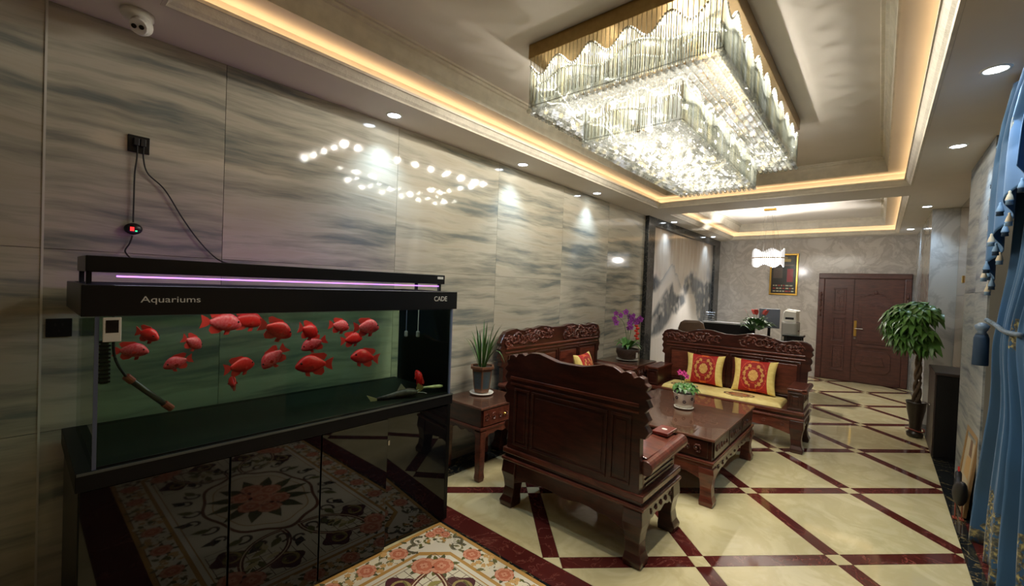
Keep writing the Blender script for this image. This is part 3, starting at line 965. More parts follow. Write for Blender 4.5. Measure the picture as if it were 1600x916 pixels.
# ================================================================== DOWNLIGHTS
M['dl_glow'] = emission('cool_white_lens', (0.82, 0.90, 1.0, 1), 22.0)
for (x, y, lab, gr) in ((.168, 1.808, None, 0), (.161, 3.311, None, 0), (.145, 4.822, None, 0), (.155, 7.483, 'm', 1), (.16, 9.777, 'm', 1), (3.333, 3.304, None, 2), (3.337, 4.766, None, 2), (3.335, 7.60, 'p', 3), (3.27, 9.881, 'p', 3)):
    gr_ = {1.808: 'stone wall above the aquarium', 3.311: 'stone wall near the grassy plant', 4.822: 'stone wall above the long sofa end', 7.483: 'mural, next to the jamb at the stone wall', 9.777: 'mural, next to the pale back wall', 3.304: 'blue curtain', 4.766: 'grey stone tiles beside the curtain', 7.60: 'marble pilaster face', 9.881: 'door corner beyond the pilaster'}[y]
    labs = {0: ('round recessed downlight with blue white glow above the grey strata stone wall', 'downlights above the stone wall'), 1: ('small recessed downlight shining on the mountain mural', 'downlights above the mural'), 2: ('round recessed downlight in the soffit on the blue curtain side', 'downlights on the curtain side'), 3: ('small recessed downlight in the soffit by the pale marble pilaster', 'downlights by the pilaster')}
    d = thing('downlight', 'round recessed downlight shining on the ' + gr_, 'downlight', (x, y, ZS), 0, labs[gr][1])
    q = MB(); q.lathe([(.045, -.001), (.047, -.006), (.058, -.005), (.060, -.0005)], seg=24, cap=False); q.build('trim_ring', M['white_plastic'], d, smooth=True)
    q = MB(); q.lathe([(.001, -.004), (.045, -.003)], seg=24); q.build('lens', M['dl_glow'], d)
    l = bpy.data.lights.new('downlight_lamp', 'SPOT'); l.energy = DL_W; l.color = (.55, .76, 1.0); l.spot_size = radians(95); l.spot_blend = .9; l.shadow_soft_size = .025
    o = bpy.data.objects.new('downlight_lamp', l); COL.objects.link(o); o.parent = d; o.location = (0, 0, -.012)

# ================================================================== SECURITY CAMERA, OUTLETS, CORDS
sc = thing('security_camera', 'white ball security camera with two dark lenses under the soffit', 'camera', (.217, .367, ZS))
q = MB(); q.lathe([(.062, -.0005), (.062, -.02), (.052, -.034), (.03, -.04)], seg=28); q.build('base', M['white_plastic'], sc, smooth=True)
q = MB(); q.ball((0.02, .012, -.062), .044, seg=20, ring=12); q.build('ball_head', M['white_plastic'], sc, smooth=True)
dv = Vector((.75, -.35, -.5)).normalized(); ax = dv.cross(Vector((0, 0, 1))).normalized()
q = MB(); q.tube([Vector((.02, .012, -.062)) + dv * .02, Vector((.02, .012, -.062)) + dv * .050], [.036, .033], 18); fc = q.build('face_plate', M['white_plastic'], sc)
for s in (-1, 1):
    q = MB(); c_ = Vector((.02, .012, -.062)) + dv * .0505 + ax * (.014 * s); q.tube([c_, c_ + dv * .003], .010, 12); q.build('lens', M['black_gloss'], fc)

ow = thing('wall_socket', 'black wall socket with two plugs high on the stone wall', 'socket', (0, .4125, 2.272))
q = MB(); q.box(.0005, -.043, -.043, .010, .043, .043); q.build('plate', M['black_panel'], ow, bevel=.002)
for s in (-.012, .014):
    q = MB(); q.box(.0105, s - .011, -.012, .034, s + .011, .026); q.build('plug', M['rubber'], ow, bevel=.003)
q = thing('wall_socket', 'dark wall socket low on the stone wall beside the aquarium hood', 'socket', (0, .143, 1.341))
t = MB(); t.box(.0005, -.043, -.043, .010, .043, .043); t.build('plate', M['black_panel'], q, bevel=.002)
for dy, dz in ((-.012, .014), (.012, .014), (0, -.014)):
    t = MB(); t.box(.0105, dy - .003, dz - .006, .0112, dy + .003, dz + .006); t.build('slot', M['rubber'], q)


def smooth_path(pts, n=10):
    out = []
    P = [Vector(p) for p in pts]
    for i in range(len(P) - 1):
        p0, p1, p2, p3 = P[max(i - 1, 0)], P[i], P[i + 1], P[min(i + 2, len(P) - 1)]
        for k in range(n):
            t = k / n
            out.append(.5 * ((2 * p1) + (-p0 + p2) * t + (2 * p0 - 5 * p1 + 4 * p2 - p3) * t * t + (-p0 + 3 * p1 - 3 * p2 + p3) * t ** 3))
    out.append(P[-1]); return out


q = MB(); q.tube(smooth_path([(.028, .403, 2.262), (.02, .404, 2.20), (.016, .398, 2.12), (.014, .397, 2.0), (.018, .396, 1.87)]), .0035, 8)
tag(q.build('power_cord', M['rubber'], None, smooth=True), 'black cord dropping from the high socket to the small plug timer', 'cord')
q = MB(); q.tube(smooth_path([(.018, .394, 1.80), (.016, .384, 1.76), (.03, .366, 1.72), (.2, .365, 1.68)]), .0035, 8)
tag(q.build('power_cord', M['rubber'], None, smooth=True), 'short black cord from the plug timer down to the aquarium lamp', 'cord')
q = MB(); q.tube(smooth_path([(.030, .428, 2.262), (.02, .43, 2.2), (.015, .45, 2.13), (.015, .52, 2.06), (.015, .60, 1.92), (.015, .68, 1.80), (.03, .76, 1.71), (.2, .78, 1.68)]), .0035, 8)
tag(q.build('power_cord', M['rubber'], None, smooth=True), 'long black cord running slantwise from the high socket to the aquarium lamp', 'cord')
tm = thing('plug_timer', 'small black plug timer with red and green lights hanging on its cord', 'timer', (0, .396, 1.836))
q = MB(); q.lathe([(.012, .003), (.026, .004), (.029, .012), (.029, .028), (.022, .036)], seg=20, sx=1, sy=1.25); bd = q.build('body', M['black_panel'], tm, smooth=True); bd.rotation_euler = (0, pi / 2, 0)
q = MB(); q.box(.0362, -.014, -.012, .0372, .002, .008); q.build('red_lamp', emission('red_led', (1, .03, .03, 1), 2.0), tm)
q = MB(); q.box(.0362, .006, -.014, .0372, .014, -.008); q.build('green_lamp', emission('green_led', (.05, 1, .3, 1), 2.0), tm)
# ================================================================== AQUARIUM
M['water'] = clear_mat('green_water', (0.78, 0.86, 0.77, 1), ior=1.02)
M['tank_glass'] = clear_mat('tank_glass', (0.92, 0.96, 0.93, 1), ior=1.4)
M['glass_edge'] = pbr('blue_grey_glass_edge', S(96, 104, 128), 0.2)
M['purple_led'] = emission('purple_lamp', (0.62, 0.22, 1.0, 1), 2.6)
M['gravel'] = pbr('dark_tank_floor', S(5, 6, 6), 0.5, var=.5, scale=40)
XF, YL, YR = 0.733, 0.198, 1.946
aq = thing('aquarium', 'large black aquarium on a glossy black cabinet standing against the stone wall', 'aquarium', (0, 0, 0))
# cabinet
b = MB(); b.box(.06, .165, .05, XF - .022, .185, .80); b.box(.06, 1.935, .05, XF - .022, 1.955, .80); b.box(.06, .185, .05, .08, 1.935, .80); b.box(.06, .185, .05, XF - .03, 1.935, .07)
b.build('cabinet_body', M['black_panel'], aq, bevel=.002)
b = MB(); b.box(.08, .18, 0, XF - .03, 1.94, .05); b.build('plinth', M['black_matte'], aq)
b = MB(); b.box(.05, .155, .80, XF + .004, 1.968, .872); b.build('cabinet_top', M['black_matte'], aq, bevel=.003)
b = MB(); b.box(XF + .0045, .158, .862, XF + .008, 1.966, .872); b.build('rim_strip', pbr('grey_rim', S(84, 88, 84), .3), aq)
for a, c in ((.168, .645), (.653, 1.063), (1.071, 1.468)):
    b = MB(); b.box(XF - .020, a, .012, XF, c, .797); b.build('door', M['black_gloss'], aq, bevel=.001)
b = MB(); b.box(-.020, -.444, .012, 0, 0, .790)
d4 = b.build('door', M['black_gloss'], aq, bevel=.001, loc=(XF, 1.925, 0), rot=(0, 0, radians(-4.0)))
b = MB(); b.box(-.024, -.450, .012, .0, -.4445, .790); b.build('edge_strip', M['black_matte'], d4)
b = MB(); b.box(.0005, -.436, .625, .004, -.424, .655); b.build('latch', M['silver'], d4, bevel=.001)
b = MB(); b.box(XF - .022, 1.928, .012, XF, 1.955, .797); b.build('door_stile', M['black_panel'], aq)
# tank
g = .010
b = MB(); b.box(XF - g, YL, .873, XF - .0005, YR, 1.452); b.build('front_glass', M['tank_glass'], aq)
b = MB(); b.box(.12, YL, .873, .12 + g, YR, 1.452); b.build('rear_glass', M['tank_glass'], aq)
b = MB(); b.box(.1305, YL, .873, XF - .0105, YL + g, 1.452); b.build('side_glass', M['tank_glass'], aq)
b = MB(); b.box(.1305, YR - g, .873, XF - .0105, YR, 1.452); b.build('side_panel', pbr('black_film', (.002, .002, .0025, 1), .5, spec=.2), aq)
for y in (YL, YR - .012):
    b = MB(); b.box(XF - .012, y, .873, XF + .001, y + .012, 1.452); b.build('glass_edge', M['glass_edge'], aq)
b = MB(); b.box(.131, YL + .011, .873, XF - .011, YR - .011, .879); b.build('tank_floor', M['gravel'], aq)
b = MB(); b.box(.132, YL + .012, .880, XF - .013, YR - .013, 1.44); b.build('water', M['water'], aq)
# hood
b = MB(); b.box(XF - .022, .160, 1.447, XF + .006, 1.976, 1.564); b.box(.10, .160, 1.447, XF - .022, .182, 1.564); b.box(.10, 1.954, 1.447, XF - .022, 1.976, 1.564); b.box(.10, .182, 1.447, .12, 1.954, 1.564)
hd = b.build('hood', M['black_panel'], aq, bevel=.003)
mt_yz = Matrix(((0, 0, 1, XF + .0065), (1, 0, 0, 0), (0, 1, 0, 0), (0, 0, 0, 1)))
M['letter'] = pbr('white_lettering', S(220, 220, 216), 0.4)
text_mesh('Aquariums', .036, 'lettering', M['letter'], hd, Matrix.Translation((0, .423, 1.510)) @ mt_yz, .0008, 1.25)
text_mesh('CADE', .044, 'logo', M['letter'], hd, Matrix.Translation((0, 1.83, 1.515)) @ mt_yz @ Matrix.Shear('XY', 4, (.25, 0)), .0008, .95)
# lamp bar above
b = MB(); b.box(.31, .178, 1.612, .633, 1.952, 1.675); lb = b.build('lamp_housing', M['black_panel'], aq, bevel=.004)
b = MB(); b.box(.32, .19, 1.6115, .62, 1.945, 1.6119); b.build('lamp_underside', pbr('grey_aluminium', S(150, 145, 140), .4), lb)
b = MB(); b.box(.596, .27, 1.594, .604, 1.93, 1.600); b.build('lamp_tube', M['purple_led'], lb)
b = MB(); b.box(.285, .24, 1.622, .300, 1.93, 1.634); b.build('lamp_tube', emission('bright_purple_lamp', (0.62, 0.22, 1.0, 1), 6.0), lb)
b = MB(); b.box(.6335, 1.885, 1.646, .6345, 1.935, 1.662); b.build('label_plate', M['letter'], lb)
for y in (.19, 1.93):
    for x in (.33, .59):
        b = MB(); b.box(x, y - .008, 1.565, x + .02, y + .008, 1.612); b.build('bracket', M['black_panel'], aq)
l = bpy.data.lights.new('aquarium_lamp', 'AREA'); l.shape = 'RECTANGLE'; l.size = .16; l.size_y = 1.6; l.energy = 4.4; l.color = (.86, .92, 1.0)
o = bpy.data.objects.new('aquarium_lamp', l); COL.objects.link(o); o.parent = aq; o.location = (.545, 1.07, 1.606)
# inside fittings
th = thing('tank_thermometer', 'small white thermometer with dark display on the aquarium glass', 'thermometer', (.7425, .245, 1.397))
b = MB(); b.box(-.008, -.026, -.046, -.001, .026, .046); b.build('case', M['white_plastic'], th, bevel=.002)
b = MB(); b.box(-.0008, -.018, -.012, .0, .018, .036); b.build('display', M['black_gloss'], th)
ht = thing('tank_heater', 'slim tube heater with orange ends slanting inside the aquarium', 'heater', (0, 0, 0))
b = MB(); b.tube([(.66, .305, 1.19), (.63, .44, 1.045)], .011, 12); b.build('tube', pbr('dark_glass_tube', S(70, 66, 60), .15), ht, smooth=True)
for p, q_ in (((.662, .297, 1.20), (.656, .318, 1.176)), ((.635, .425, 1.062), (.628, .452, 1.034))):
    b = MB(); b.tube([p, q_], .0145, 12); b.build('end_cap', pbr('orange_cap', S(150, 70, 50), .4), ht)
b = MB(); b.tube(smooth_path([(.662, .297, 1.20), (.67, .272, 1.25), (.68, .258, 1.30), (.69, .255, 1.36), (.69, .255, 1.445)]), .005, 8); b.build('cable', M['rubber'], ht, smooth=True)
st = thing('filter_strainer', 'dark slotted filter strainer near the end of the aquarium', 'strainer', (.66, .232, 1.265))
b = MB(); b.box(-.012, -.012, -.085, .012, .012, .085); b.build('core', pbr('smoky_plastic', S(60, 70, 58), .4), st)
for k in range(11):
    q = MB(); q.box(-.016, -.018, -.08 + k * .0155, .016, .018, -.073 + k * .0155); q.build('slat', M['black_panel'], st)
for (x, y, z, lab) in ((.55, 1.80, 1.27, 'clear'), (.36, 1.84, 1.25, 'thin')):
    a = thing('air_stone', 'small grey air stone hanging on a %s tube before the black tank end' % ('bright clear' if lab == 'clear' else 'fainter'), 'air stone', (x, y, z))
    q = MB(); q.lathe([(.006, -.025), (.013, -.018), (.013, .012), (.005, .02)], seg=10); q.build('stone', pbr('grey_stone', S(130, 130, 124), .8), a)
    q = MB(); q.tube([(0, 0, .02), (0, 0, .17)], .003, 6); q.build('tube', M['glass_edge'] if lab != 'clear' else pbr('clear_tube', S(190, 190, 186), .3), a)

# ---- fish
def fish_mat(n, c0, c1):
    mt, nt, b = newmat(n); L = nt.links
    tc = N(nt, 'ShaderNodeTexCoord'); no = N(nt, 'ShaderNodeTexNoise', i_Scale=14.0, i_Detail=3.0)
    L.new(tc.outputs['Object'], no.inputs['Vector']); rp = ramp(nt, [(.35, c0), (.65, c1)]); L.new(no.outputs['Fac'], rp.inputs['Fac']); L.new(rp.outputs['Color'], b.inputs['Base Color'])
    b.inputs['Roughness'].default_value = .35
    b.inputs['Subsurface Weight'].default_value = 0.0
    return mt
M['fish_red'] = fish_mat('red_fish_skin', S(226, 16, 22), S(240, 46, 40))
M['fish_pink'] = fish_mat('pink_fish_skin', S(232, 48, 62), S(244, 104, 108))
M['fin_red'] = clear_mat('red_fin', (1, .2, .15, 1)); M['fin_red'] = pbr('red_fin', S(224, 48, 40), .5)
M['eye'] = pbr('dark_eye', S(20, 16, 16), .1)


def parrot_fish():
    """length 1 along +y (head), body deep with humped forehead"""
    prof = [(-.38, .055, .05, 0), (-.30, .10, .06, 0), (-.15, .20, .11, .01), (0, .255, .15, .015), (.14, .262, .165, .012), (.27, .225, .15, .0), (.36, .17, .12, -.02), (.44, .10, .075, -.045), (.49, .045, .04, -.06)]
    secs = []
    for y, hz, hx, cz in prof:
        secs.append([(hx * cos(t) * 1.0, y, cz + hz * (sin(t) if sin(t) < 0 else sin(t) * (1.08 if .1 < y < .4 else 1))) for t in [2 * pi * k / 16 for k in range(16)]])
    b = MB(); b.loft([s[::-1] for s in secs])
    tail = MB(); tail.prism([(-.34, .055), (-.44, .13), (-.60, .20), (-.57, .08), (-.55, 0), (-.57, -.08), (-.60, -.20), (-.44, -.13), (-.34, -.055)], 'x', -.006, .006)
    dors = MB(); dors.prism([(.16, .26), (.05, .33), (-.12, .33), (-.30, .34), (-.40, .27), (-.32, .12), (-.2, .17), (0, .24)], 'x', -.006, .006)
    anal = MB(); anal.prism([(.02, -.22), (-.10, -.31), (-.28, -.34), (-.36, -.24), (-.32, -.10), (-.2, -.15)], 'x', -.006, .006)
    out = [(b, 'body', 0), (tail, 'tail_fin', 1), (dors, 'dorsal_fin', 1), (anal, 'anal_fin', 1)]
    for s in (-1, 1):
        q = MB(); q.prism([(.20, -.22), (.16, -.34), (.05, -.36), (.08, -.23)], 'x', s * .025 - .005, s * .025 + .005); out.append((q, 'pelvic_fin', 1))
        q = MB(); q.add([(s * .13, .20, -.05), (s * .20, .06, .0), (s * .21, .02, -.09), (s * .15, .10, -.13)], [(0, 1, 2, 3)]); out.append((q, 'pectoral_fin', 1))
        q = MB(); q.ball((s * .108, .355, .045), .028, .032, .032, 8, 5); out.append((q, 'eye', 2))
    return out


FP = parrot_fish()
fish_src = {}


def make_fish(kind, loc, yaw, pitch, L_, label, group, name='parrot_fish'):
    r = thing(name, label, 'fish', loc, 0, group)
    r.rotation_euler = (pitch, 0, yaw); L_ *= .86; r.scale = (L_, L_, L_)
    mats = (M['fish_red'], M['fin_red']) if kind == 'red' else (M['fish_pink'], M['fin_red'])
    if kind not in fish_src:
        sub = []
        for mb, nm, mi_ in FP:
            o = mb.build(nm, (mats[0], mats[1], M['eye'])[mi_], r, smooth=mi_ != 1); sub.append(o)
            if nm == 'body':
                s = o.modifiers.new('s', 'SUBSURF'); s.levels = 1; s.render_levels = 1
        fish_src[kind] = sub
    else:
        for o in fish_src[kind]:
            c = o.copy(); COL.objects.link(c); c.parent = r
    return r


# (y, z, x, kind, yaw about z (0 = head towards the black tank end), pitch, length, label)
FISH = [(.355, 1.262, .38, 'pink', -.4, 0, .14, 'pink parrot fish just below a red one beside the thermometer'),
        (.395, 1.340, .46, 'red', -1.0, -.2, .13, 'red parrot fish swimming between the thermometer and the pink fish below it'),
        (.50, 1.204, .46, 'pink', pi + .2, -.2, .13, 'small pink parrot fish heading for the heater, above its slanting tube'),
        (.56, 1.292, .46, 'pink', .6, -.45, .13, 'small pink parrot fish nosing downward behind the pair by the thermometer'),
        (.70, 1.376, .40, 'pink', .1, -.1, .20, 'large pink parrot fish directly under the hood edge, tail to the thermometer'),
        (.84, 1.376, .30, 'red', .1, -.1, .20, 'red parrot fish half hidden behind another under the hood edge'),
        (.905, 1.342, .54, 'red', .2, -.35, .20, 'large red parrot fish nosing down before a half hidden one'),
        (.764, 1.158, .46, 'red', .3, .1, .17, 'red parrot fish with a tiny end-on fish right below it'),
        (.731, 1.075, .46, 'red', 1.5, .2, .12, 'tiny red parrot fish seen end-on, lowest of the shoal'),
        (.916, 1.182, .46, 'pink', pi - .4, -.75, .17, 'pink parrot fish diving steeply head down in mid water'),
        (1.105, 1.135, .52, 'red', pi - .1, .05, .22, 'largest red parrot fish, heading towards the thermometer end, low in the tank'),
        (1.165, 1.228, .38, 'pink', pi - .3, -.35, .16, 'pink parrot fish slanting down just above the largest red one'),
        (1.105, 1.318, .46, 'red', .5, -.3, .18, 'red parrot fish near the hood above the slanting pink one'),
        (1.30, 1.336, .44, 'pink', .2, -.15, .16, 'pink parrot fish under the hood heading for the column of three fish'),
        (1.45, 1.328, .50, 'pink', .1, 0, .20, 'pink parrot fish, topmost of the column of three by the black tank end'),
        (1.44, 1.236, .34, 'red', .1, .1, .17, 'red parrot fish, middle of the column of three by the black tank end'),
        (1.42, 1.145, .52, 'red', pi - .1, .2, .20, 'red parrot fish, lowest of the column of three by the black tank end')]
for y, z, x, kd, ya, pi_, L_, lab in FISH:
    make_fish(kd, (x, y, z), ya, pi_, L_, lab, 'parrot fish in the aquarium')
make_fish('red', (.535, 1.835, .955), 1.57, 1.1, .15, 'red parrot fish hanging nose up over the catfish on the tank floor', 'parrot fish in the aquarium')
# catfish and pale sucker fish on the bottom
cf = thing('catfish', 'dark mottled catfish with pale belly lying on the tank floor', 'fish', (.64, 1.625, .897), 0.0)
cf.rotation_euler = (0.12, 0, -.25)
b = MB(); b.loft([[(rx * cos(t), y, cz + rz * sin(t)) for t in [-2 * pi * k / 12 for k in range(12)]] for y, rx, rz, cz in ((-.16, .004, .012, .01), (-.08, .014, .018, .008), (0, .026, .026, .01), (.05, .034, .026, .008), (.085, .03, .018, .004), (.10, .015, .008, 0))])
b.build('body', pbr('mottled_catfish', S(70, 60, 56), .4, var=.7, scale=40), cf, smooth=True)
b = MB(); b.prism([(-.15, .01), (-.22, .05), (-.20, .01), (-.22, -.02), (-.15, .0)], 'x', -.002, .002); b.build('tail_fin', pbr('pale_fin', S(196, 180, 140), .5), cf)
b = MB(); b.prism([(.03, .03), (0, .075), (-.03, .03)], 'x', -.002, .002); b.build('dorsal_fin', pbr('grey_fin', S(150, 140, 130), .5), cf)
for s in (-1, 1):
    q = MB(); q.tube([(s * .012, .095, .0), (s * .04, .13, -.005), (s * .06, .14, -.008)], .0015, 5); q.build('whisker', M['letter'], cf)
sf = thing('sucker_fish', 'pale yellow sucker fish with fan tail low by the black tank end', 'fish', (.665, 1.862, .918), 0.0)
sf.rotation_euler = (0, 0, -.35); sf.scale = (.75, .75, .75)
b = MB(); b.loft([[(rx * cos(t), y, rz * sin(t)) for t in [-2 * pi * k / 12 for k in range(12)]] for y, rx, rz in ((-.10, .005, .010), (-.05, .010, .012), (0, .016, .016), (.05, .02, .016), (.08, .012, .01))])
b.build('body', pbr('pale_yellow_fish', S(206, 200, 150), .4, var=.2), sf, smooth=True)
b = MB(); b.prism([(-.095, .008), (-.15, .045), (-.165, .0), (-.15, -.045), (-.095, -.008)], 'x', -.002, .002); b.build('tail_fin', pbr('olive_fin', S(140, 120, 70), .5), sf)
# ================================================================== ROSEWOOD FURNITURE
M['wood_top'] = wood_mat('brown_table_wood', S(84, 48, 37), S(128, 82, 65))


def leg_mb(cx, cy, sx, sy, ztop, h=.058, foot=.012):
    b = MB()
    b.sqloft([(0, cx + sx * foot, cy + sy * foot, h * .92, h * .92), (.035, cx + sx * foot * 1.2, cy + sy * foot * 1.2, h, h), (.075, cx + sx * foot * .6, cy + sy * foot * .6, h * .82, h * .82), (.14, cx, cy, h * .80, h * .80), (.20, cx, cy, h * .92, h * .92), (.25, cx + sx * .003, cy + sy * .003, h * 1.08, h * 1.08), (ztop, cx, cy, h * 1.02, h * 1.02)])
    return b


def apron_poly(a, b_, zt, zl, drop=.045, n=14):
    pts = [(a, zt), (b_, zt), (b_, zl - drop)]
    for k in range(1, n):
        t = 1 - k / n
        u = min(t, 1 - t) * 2
        z = zl - drop * max(0, 1 - u * 3.2) + .010 * cos(t * 6 * pi) * (u > .35) + .006
        pts.append((a + (b_ - a) * t, z))
    pts.append((a, zl - drop)); return pts


def swirl(b, cx, y, cz, r, a0, turn, th, n=16, depth=.012):
    pts = []
    for i in range(n + 1):
        t = i / n; rr = r * (1 - .82 * t)
        pts.append((cx + rr * cos(a0 + turn * t), y, cz + rr * sin(a0 + turn * t)))
    b.tube(pts, [th * (1 - .4 * i / n) for i in range(n + 1)], 6)


def carving(b, x0, x1, zf0, zf1, y, n, seed, r=.03):
    """rows of swirls and bosses raised from a surface"""
    rnd = random.Random(seed)
    for k in range(n):
        x = x0 + (x1 - x0) * (k + .5) / n
        z0, z1 = zf0(x), zf1(x)
        z = z0 + (z1 - z0) * rnd.uniform(.35, .65)
        rr = min(r * rnd.uniform(.8, 1.2), (z1 - z0) * .45)
        swirl(b, x, y, z, rr, rnd.uniform(0, 6.3), rnd.choice((-7, 7)), rr * .22, 14)
        b.ball((x, y, z), rr * .28, .010, rr * .28, 8, 5)
        for q in range(3):
            a = rnd.uniform(0, 6.3)
            b.ball((x + rr * .9 * cos(a), y, z + rr * .8 * sin(a)), rr * .35, .010, rr * .22, 7, 4)


def frame_bars(b, x0, x1, z0, z1, y0, y1, w):
    b.box(x0, y0, z0, x1, y1, z0 + w); b.box(x0, y0, z1 - w, x1, y1, z1); b.box(x0, y0, z0 + w, x0 + w, y1, z1 - w); b.box(x1 - w, y0, z0 + w, x1, y1, z1 - w)


def half_outline(half):
    return [(-x, z) for x, z in half[::-1]] + [(x, z) for x, z in half if x > 1e-6]


def settee(name, label, cat, loc, rotz, W, Dp, half, arm, seatz=.43, group=None, panels=3, backview=False):
    """local frame: back at y=0, faces -y"""
    t = thing(name, label, cat, loc, rotz, group)
    hw = W / 2; wd = M['wood']
    # legs
    for sx in (-1, 1):
        for yy, sy in ((-.068, 1), (-Dp + .068, -1)):
            leg_mb(sx * (hw - .070), yy, sx, sy, .335).build('leg', wd, t, bevel=.006)
    # aprons
    for y0, y1 in ((-.045, -.018), (-Dp + .018, -Dp + .045)):
        b = MB(); b.prism(apron_poly(-hw + .11, hw - .11, .335, .225), 'y', y0, y1); ap = b.build('apron', M['wood_red'] if y0 < -.1 else wd, t, bevel=.003)
        b = MB()
        for k in range(9):
            x = -hw + .2 + (W - .4) * k / 8
            swirl(b, x, y0 if y0 < -.1 else y1, .275, .024, k, 6 if k % 2 else -6, .006, 10)
        if y0 < -.1: b.build('apron_carving', M['wood_carve'], ap, kind='stuff')
    for sx in (-1, 1):
        b = MB(); a_, c_ = sorted((sx * (hw - .018), sx * (hw - .045)))
        b.prism(apron_poly(-Dp + .11, -.11, .335, .235, .04), 'x', a_, c_); ap = b.build('apron', wd, t, bevel=.003)
        b = MB()
        for k in range(5):
            yy = -Dp + .16 + (Dp - .32) * k / 4
            for i in range(2):
                pts = [(sx * (hw - .016), yy + .02 * cos(a) * (1 - a / 9), .283 + .022 * sin(a) * (1 - a / 9)) for a in [j * .6 + i * pi for j in range(10)]]
                b.tube(pts, .005, 5)
        b.build('apron_carving', M['wood_carve'], ap, kind='stuff')
    # stepped waist
    b = MB(); b.box(-hw, -Dp, .336, hw, 0, .362); b.build('lower_moulding', M['wood_red'], t, bevel=.009)
    b = MB(); b.box(-hw + .022, -Dp + .022, .362, hw - .022, -.022, .388); b.build('waist', wd, t)
    b = MB(); b.box(-hw + .006, -Dp + .006, .388, hw - .006, -.006, seatz); b.build('seat', M['wood_red'], t, bevel=.008)
    # back
    ol = half_outline(half)
    b = MB(); b.prism(ol, 'y', -.072, -.016); bk = b.build('backrest', wd, t, bevel=.005)
    topz = max(z for x, z in half)
    hwb = half[-1][0]
    pz0, pz1 = seatz + .035, topz - .29
    def crest_top(x):
        x = abs(x)
        for (a, za), (c, zc) in zip(half[:-1], half[1:]):
            if a <= x <= c and c > a: return za + (zc - za) * (x - a) / (c - a) - .012
        return half[0][1] - .05
    # crest mouldings and carvings
    for y0, y1, on in ((-.086, -.072, True), (-.016, -.006, backview)):
        if not on: continue
        b = MB(); b.box(-hwb + .02, y0, pz1 + .075, hwb - .02, y1, pz1 + .095); b.box(-hwb + .02, y0 + (.004 if y0 < -.05 else 0), pz1 + .035, hwb - .02, y1 - (.004 if y0 > -.05 else 0), pz1 + .05); b.build('moulding', M['wood_red'], bk, bevel=.004)
        n = panels
        edges = [-hwb + .05 + (2 * hwb - .1) * f for f in ((0, .17, .83, 1) if n == 3 else [k / n for k in range(n + 1)])]
        for a, c in zip(edges[:-1], edges[1:]):
            b = MB(); frame_bars(b, a + .012, c - .012, pz0, pz1 + .015, y0 + .004 if y0 < -.05 else y0, y1 if y0 < -.05 else y1 - .002, .016); b.build('panel_frame', wd, bk, bevel=.003)
            b = MB(); b.box(a + .045, y0 + .007 if y0 < -.05 else y0, pz0 + .035, c - .045, y1 if y0 < -.05 else y1 - .005, pz1 - .022); b.build('panel', M['wood_red'] if y0 < -.05 else wd, bk, bevel=.004)
    for a, c in ((-hwb + .03, -.13), (.13, hwb - .03)):
        b = MB(); carving(b, a, c, lambda x: pz1 + .105, crest_top, -.074, max(3, int((c - a) / .05)), int(W * 100) + int(a * 10), .062)
        b.build('crest_carving', M['wood_carve'], bk, smooth=True, kind='stuff')
    # arms
    for sx in (-1, 1):
        if arm == 'block':
            a_, c_ = sorted((sx * (hw - .165), sx * (hw - .012)))
            b = MB(); b.box(a_ + .012, -Dp + .045, seatz + .001, c_ - .012, -.075, .635); ab = b.build('arm', wd, t, bevel=.006)
            b = MB(); b.box(a_, -Dp + .02, .636, c_ + (.02 if sx > 0 else 0), -.074, .660)
            b.tube([((hw - .012) * sx, -Dp + .02, .640), ((hw - .012) * sx, -.074, .640)], .028, 12); b.build('arm_rest', M['wood_red'], ab, bevel=.006)
            b = MB(); b.box(a_ + .004, -Dp + .03, seatz + .001, c_ - .004, -Dp + .045, .634); frame_bars(b, a_ + .012, c_ - .012, seatz + .015, .62, -Dp + .020, -Dp + .030, .014)
            b.box(a_ + .05, -Dp + .022, seatz + .05, c_ - .05, -Dp + .030, .585); b.build('arm_panel', M['wood'], ab, bevel=.003)
            b = MB(); ys = [-Dp + .14 + k * .11 for k in range(max(1, int((Dp - .25) / .11)))]
            for yy in ys:
                pts = [(sx * (hw - .022), yy + .035 * cos(a) * (1 - a / 9), .535 + .045 * sin(a) * (1 - a / 9)) for a in [j * .6 for j in range(13)]]
                b.tube(pts, .006, 5)
            b.build('arm_carving', M['wood_carve'], ab, kind='stuff')
        else:
            a_, c_ = sorted((sx * (hw - .075), sx * (hw - .038)))
            b = MB(); b.box(a_, -Dp + .05, seatz + .001, c_, -.074, .58); ab = b.build('arm', M['wood_red'], t, bevel=.004)
            b = MB(); rr = .045
            b.tube([(sx * (hw - .02), -Dp - .02, .598), (sx * (hw - .02), -.05, .578)], rr, 18); b.build('arm_roll', M['wood_red'], ab, smooth=False, bevel=.004)
            b = MB(); b.prism([(sx * (hw - .16), .645), (sx * (hw - .02), .632), (sx * (hw - .02), .60), (sx * (hw - .10), .60), (sx * (hw - .16), .62)], 'y', -Dp + .02, -.075); b.build('arm_rest', M['wood_red'], ab, bevel=.005)
            b = MB(); b.box(min(sx * (hw - .16), sx * (hw - .11)), -Dp + .06, seatz + .001, max(sx * (hw - .16), sx * (hw - .11)), -.09, .62); b.build('arm_inner', M['wood'], ab, bevel=.004)
            b = MB()
            for k in range(3): b.box(min(sx * (hw - .037), sx * (hw - .030)), -Dp + .09, .455 + k * .032, max(sx * (hw - .037), sx * (hw - .030)), -.1, .462 + k * .032)
            b.build('arm_fillet', M['wood'], ab)
    return t


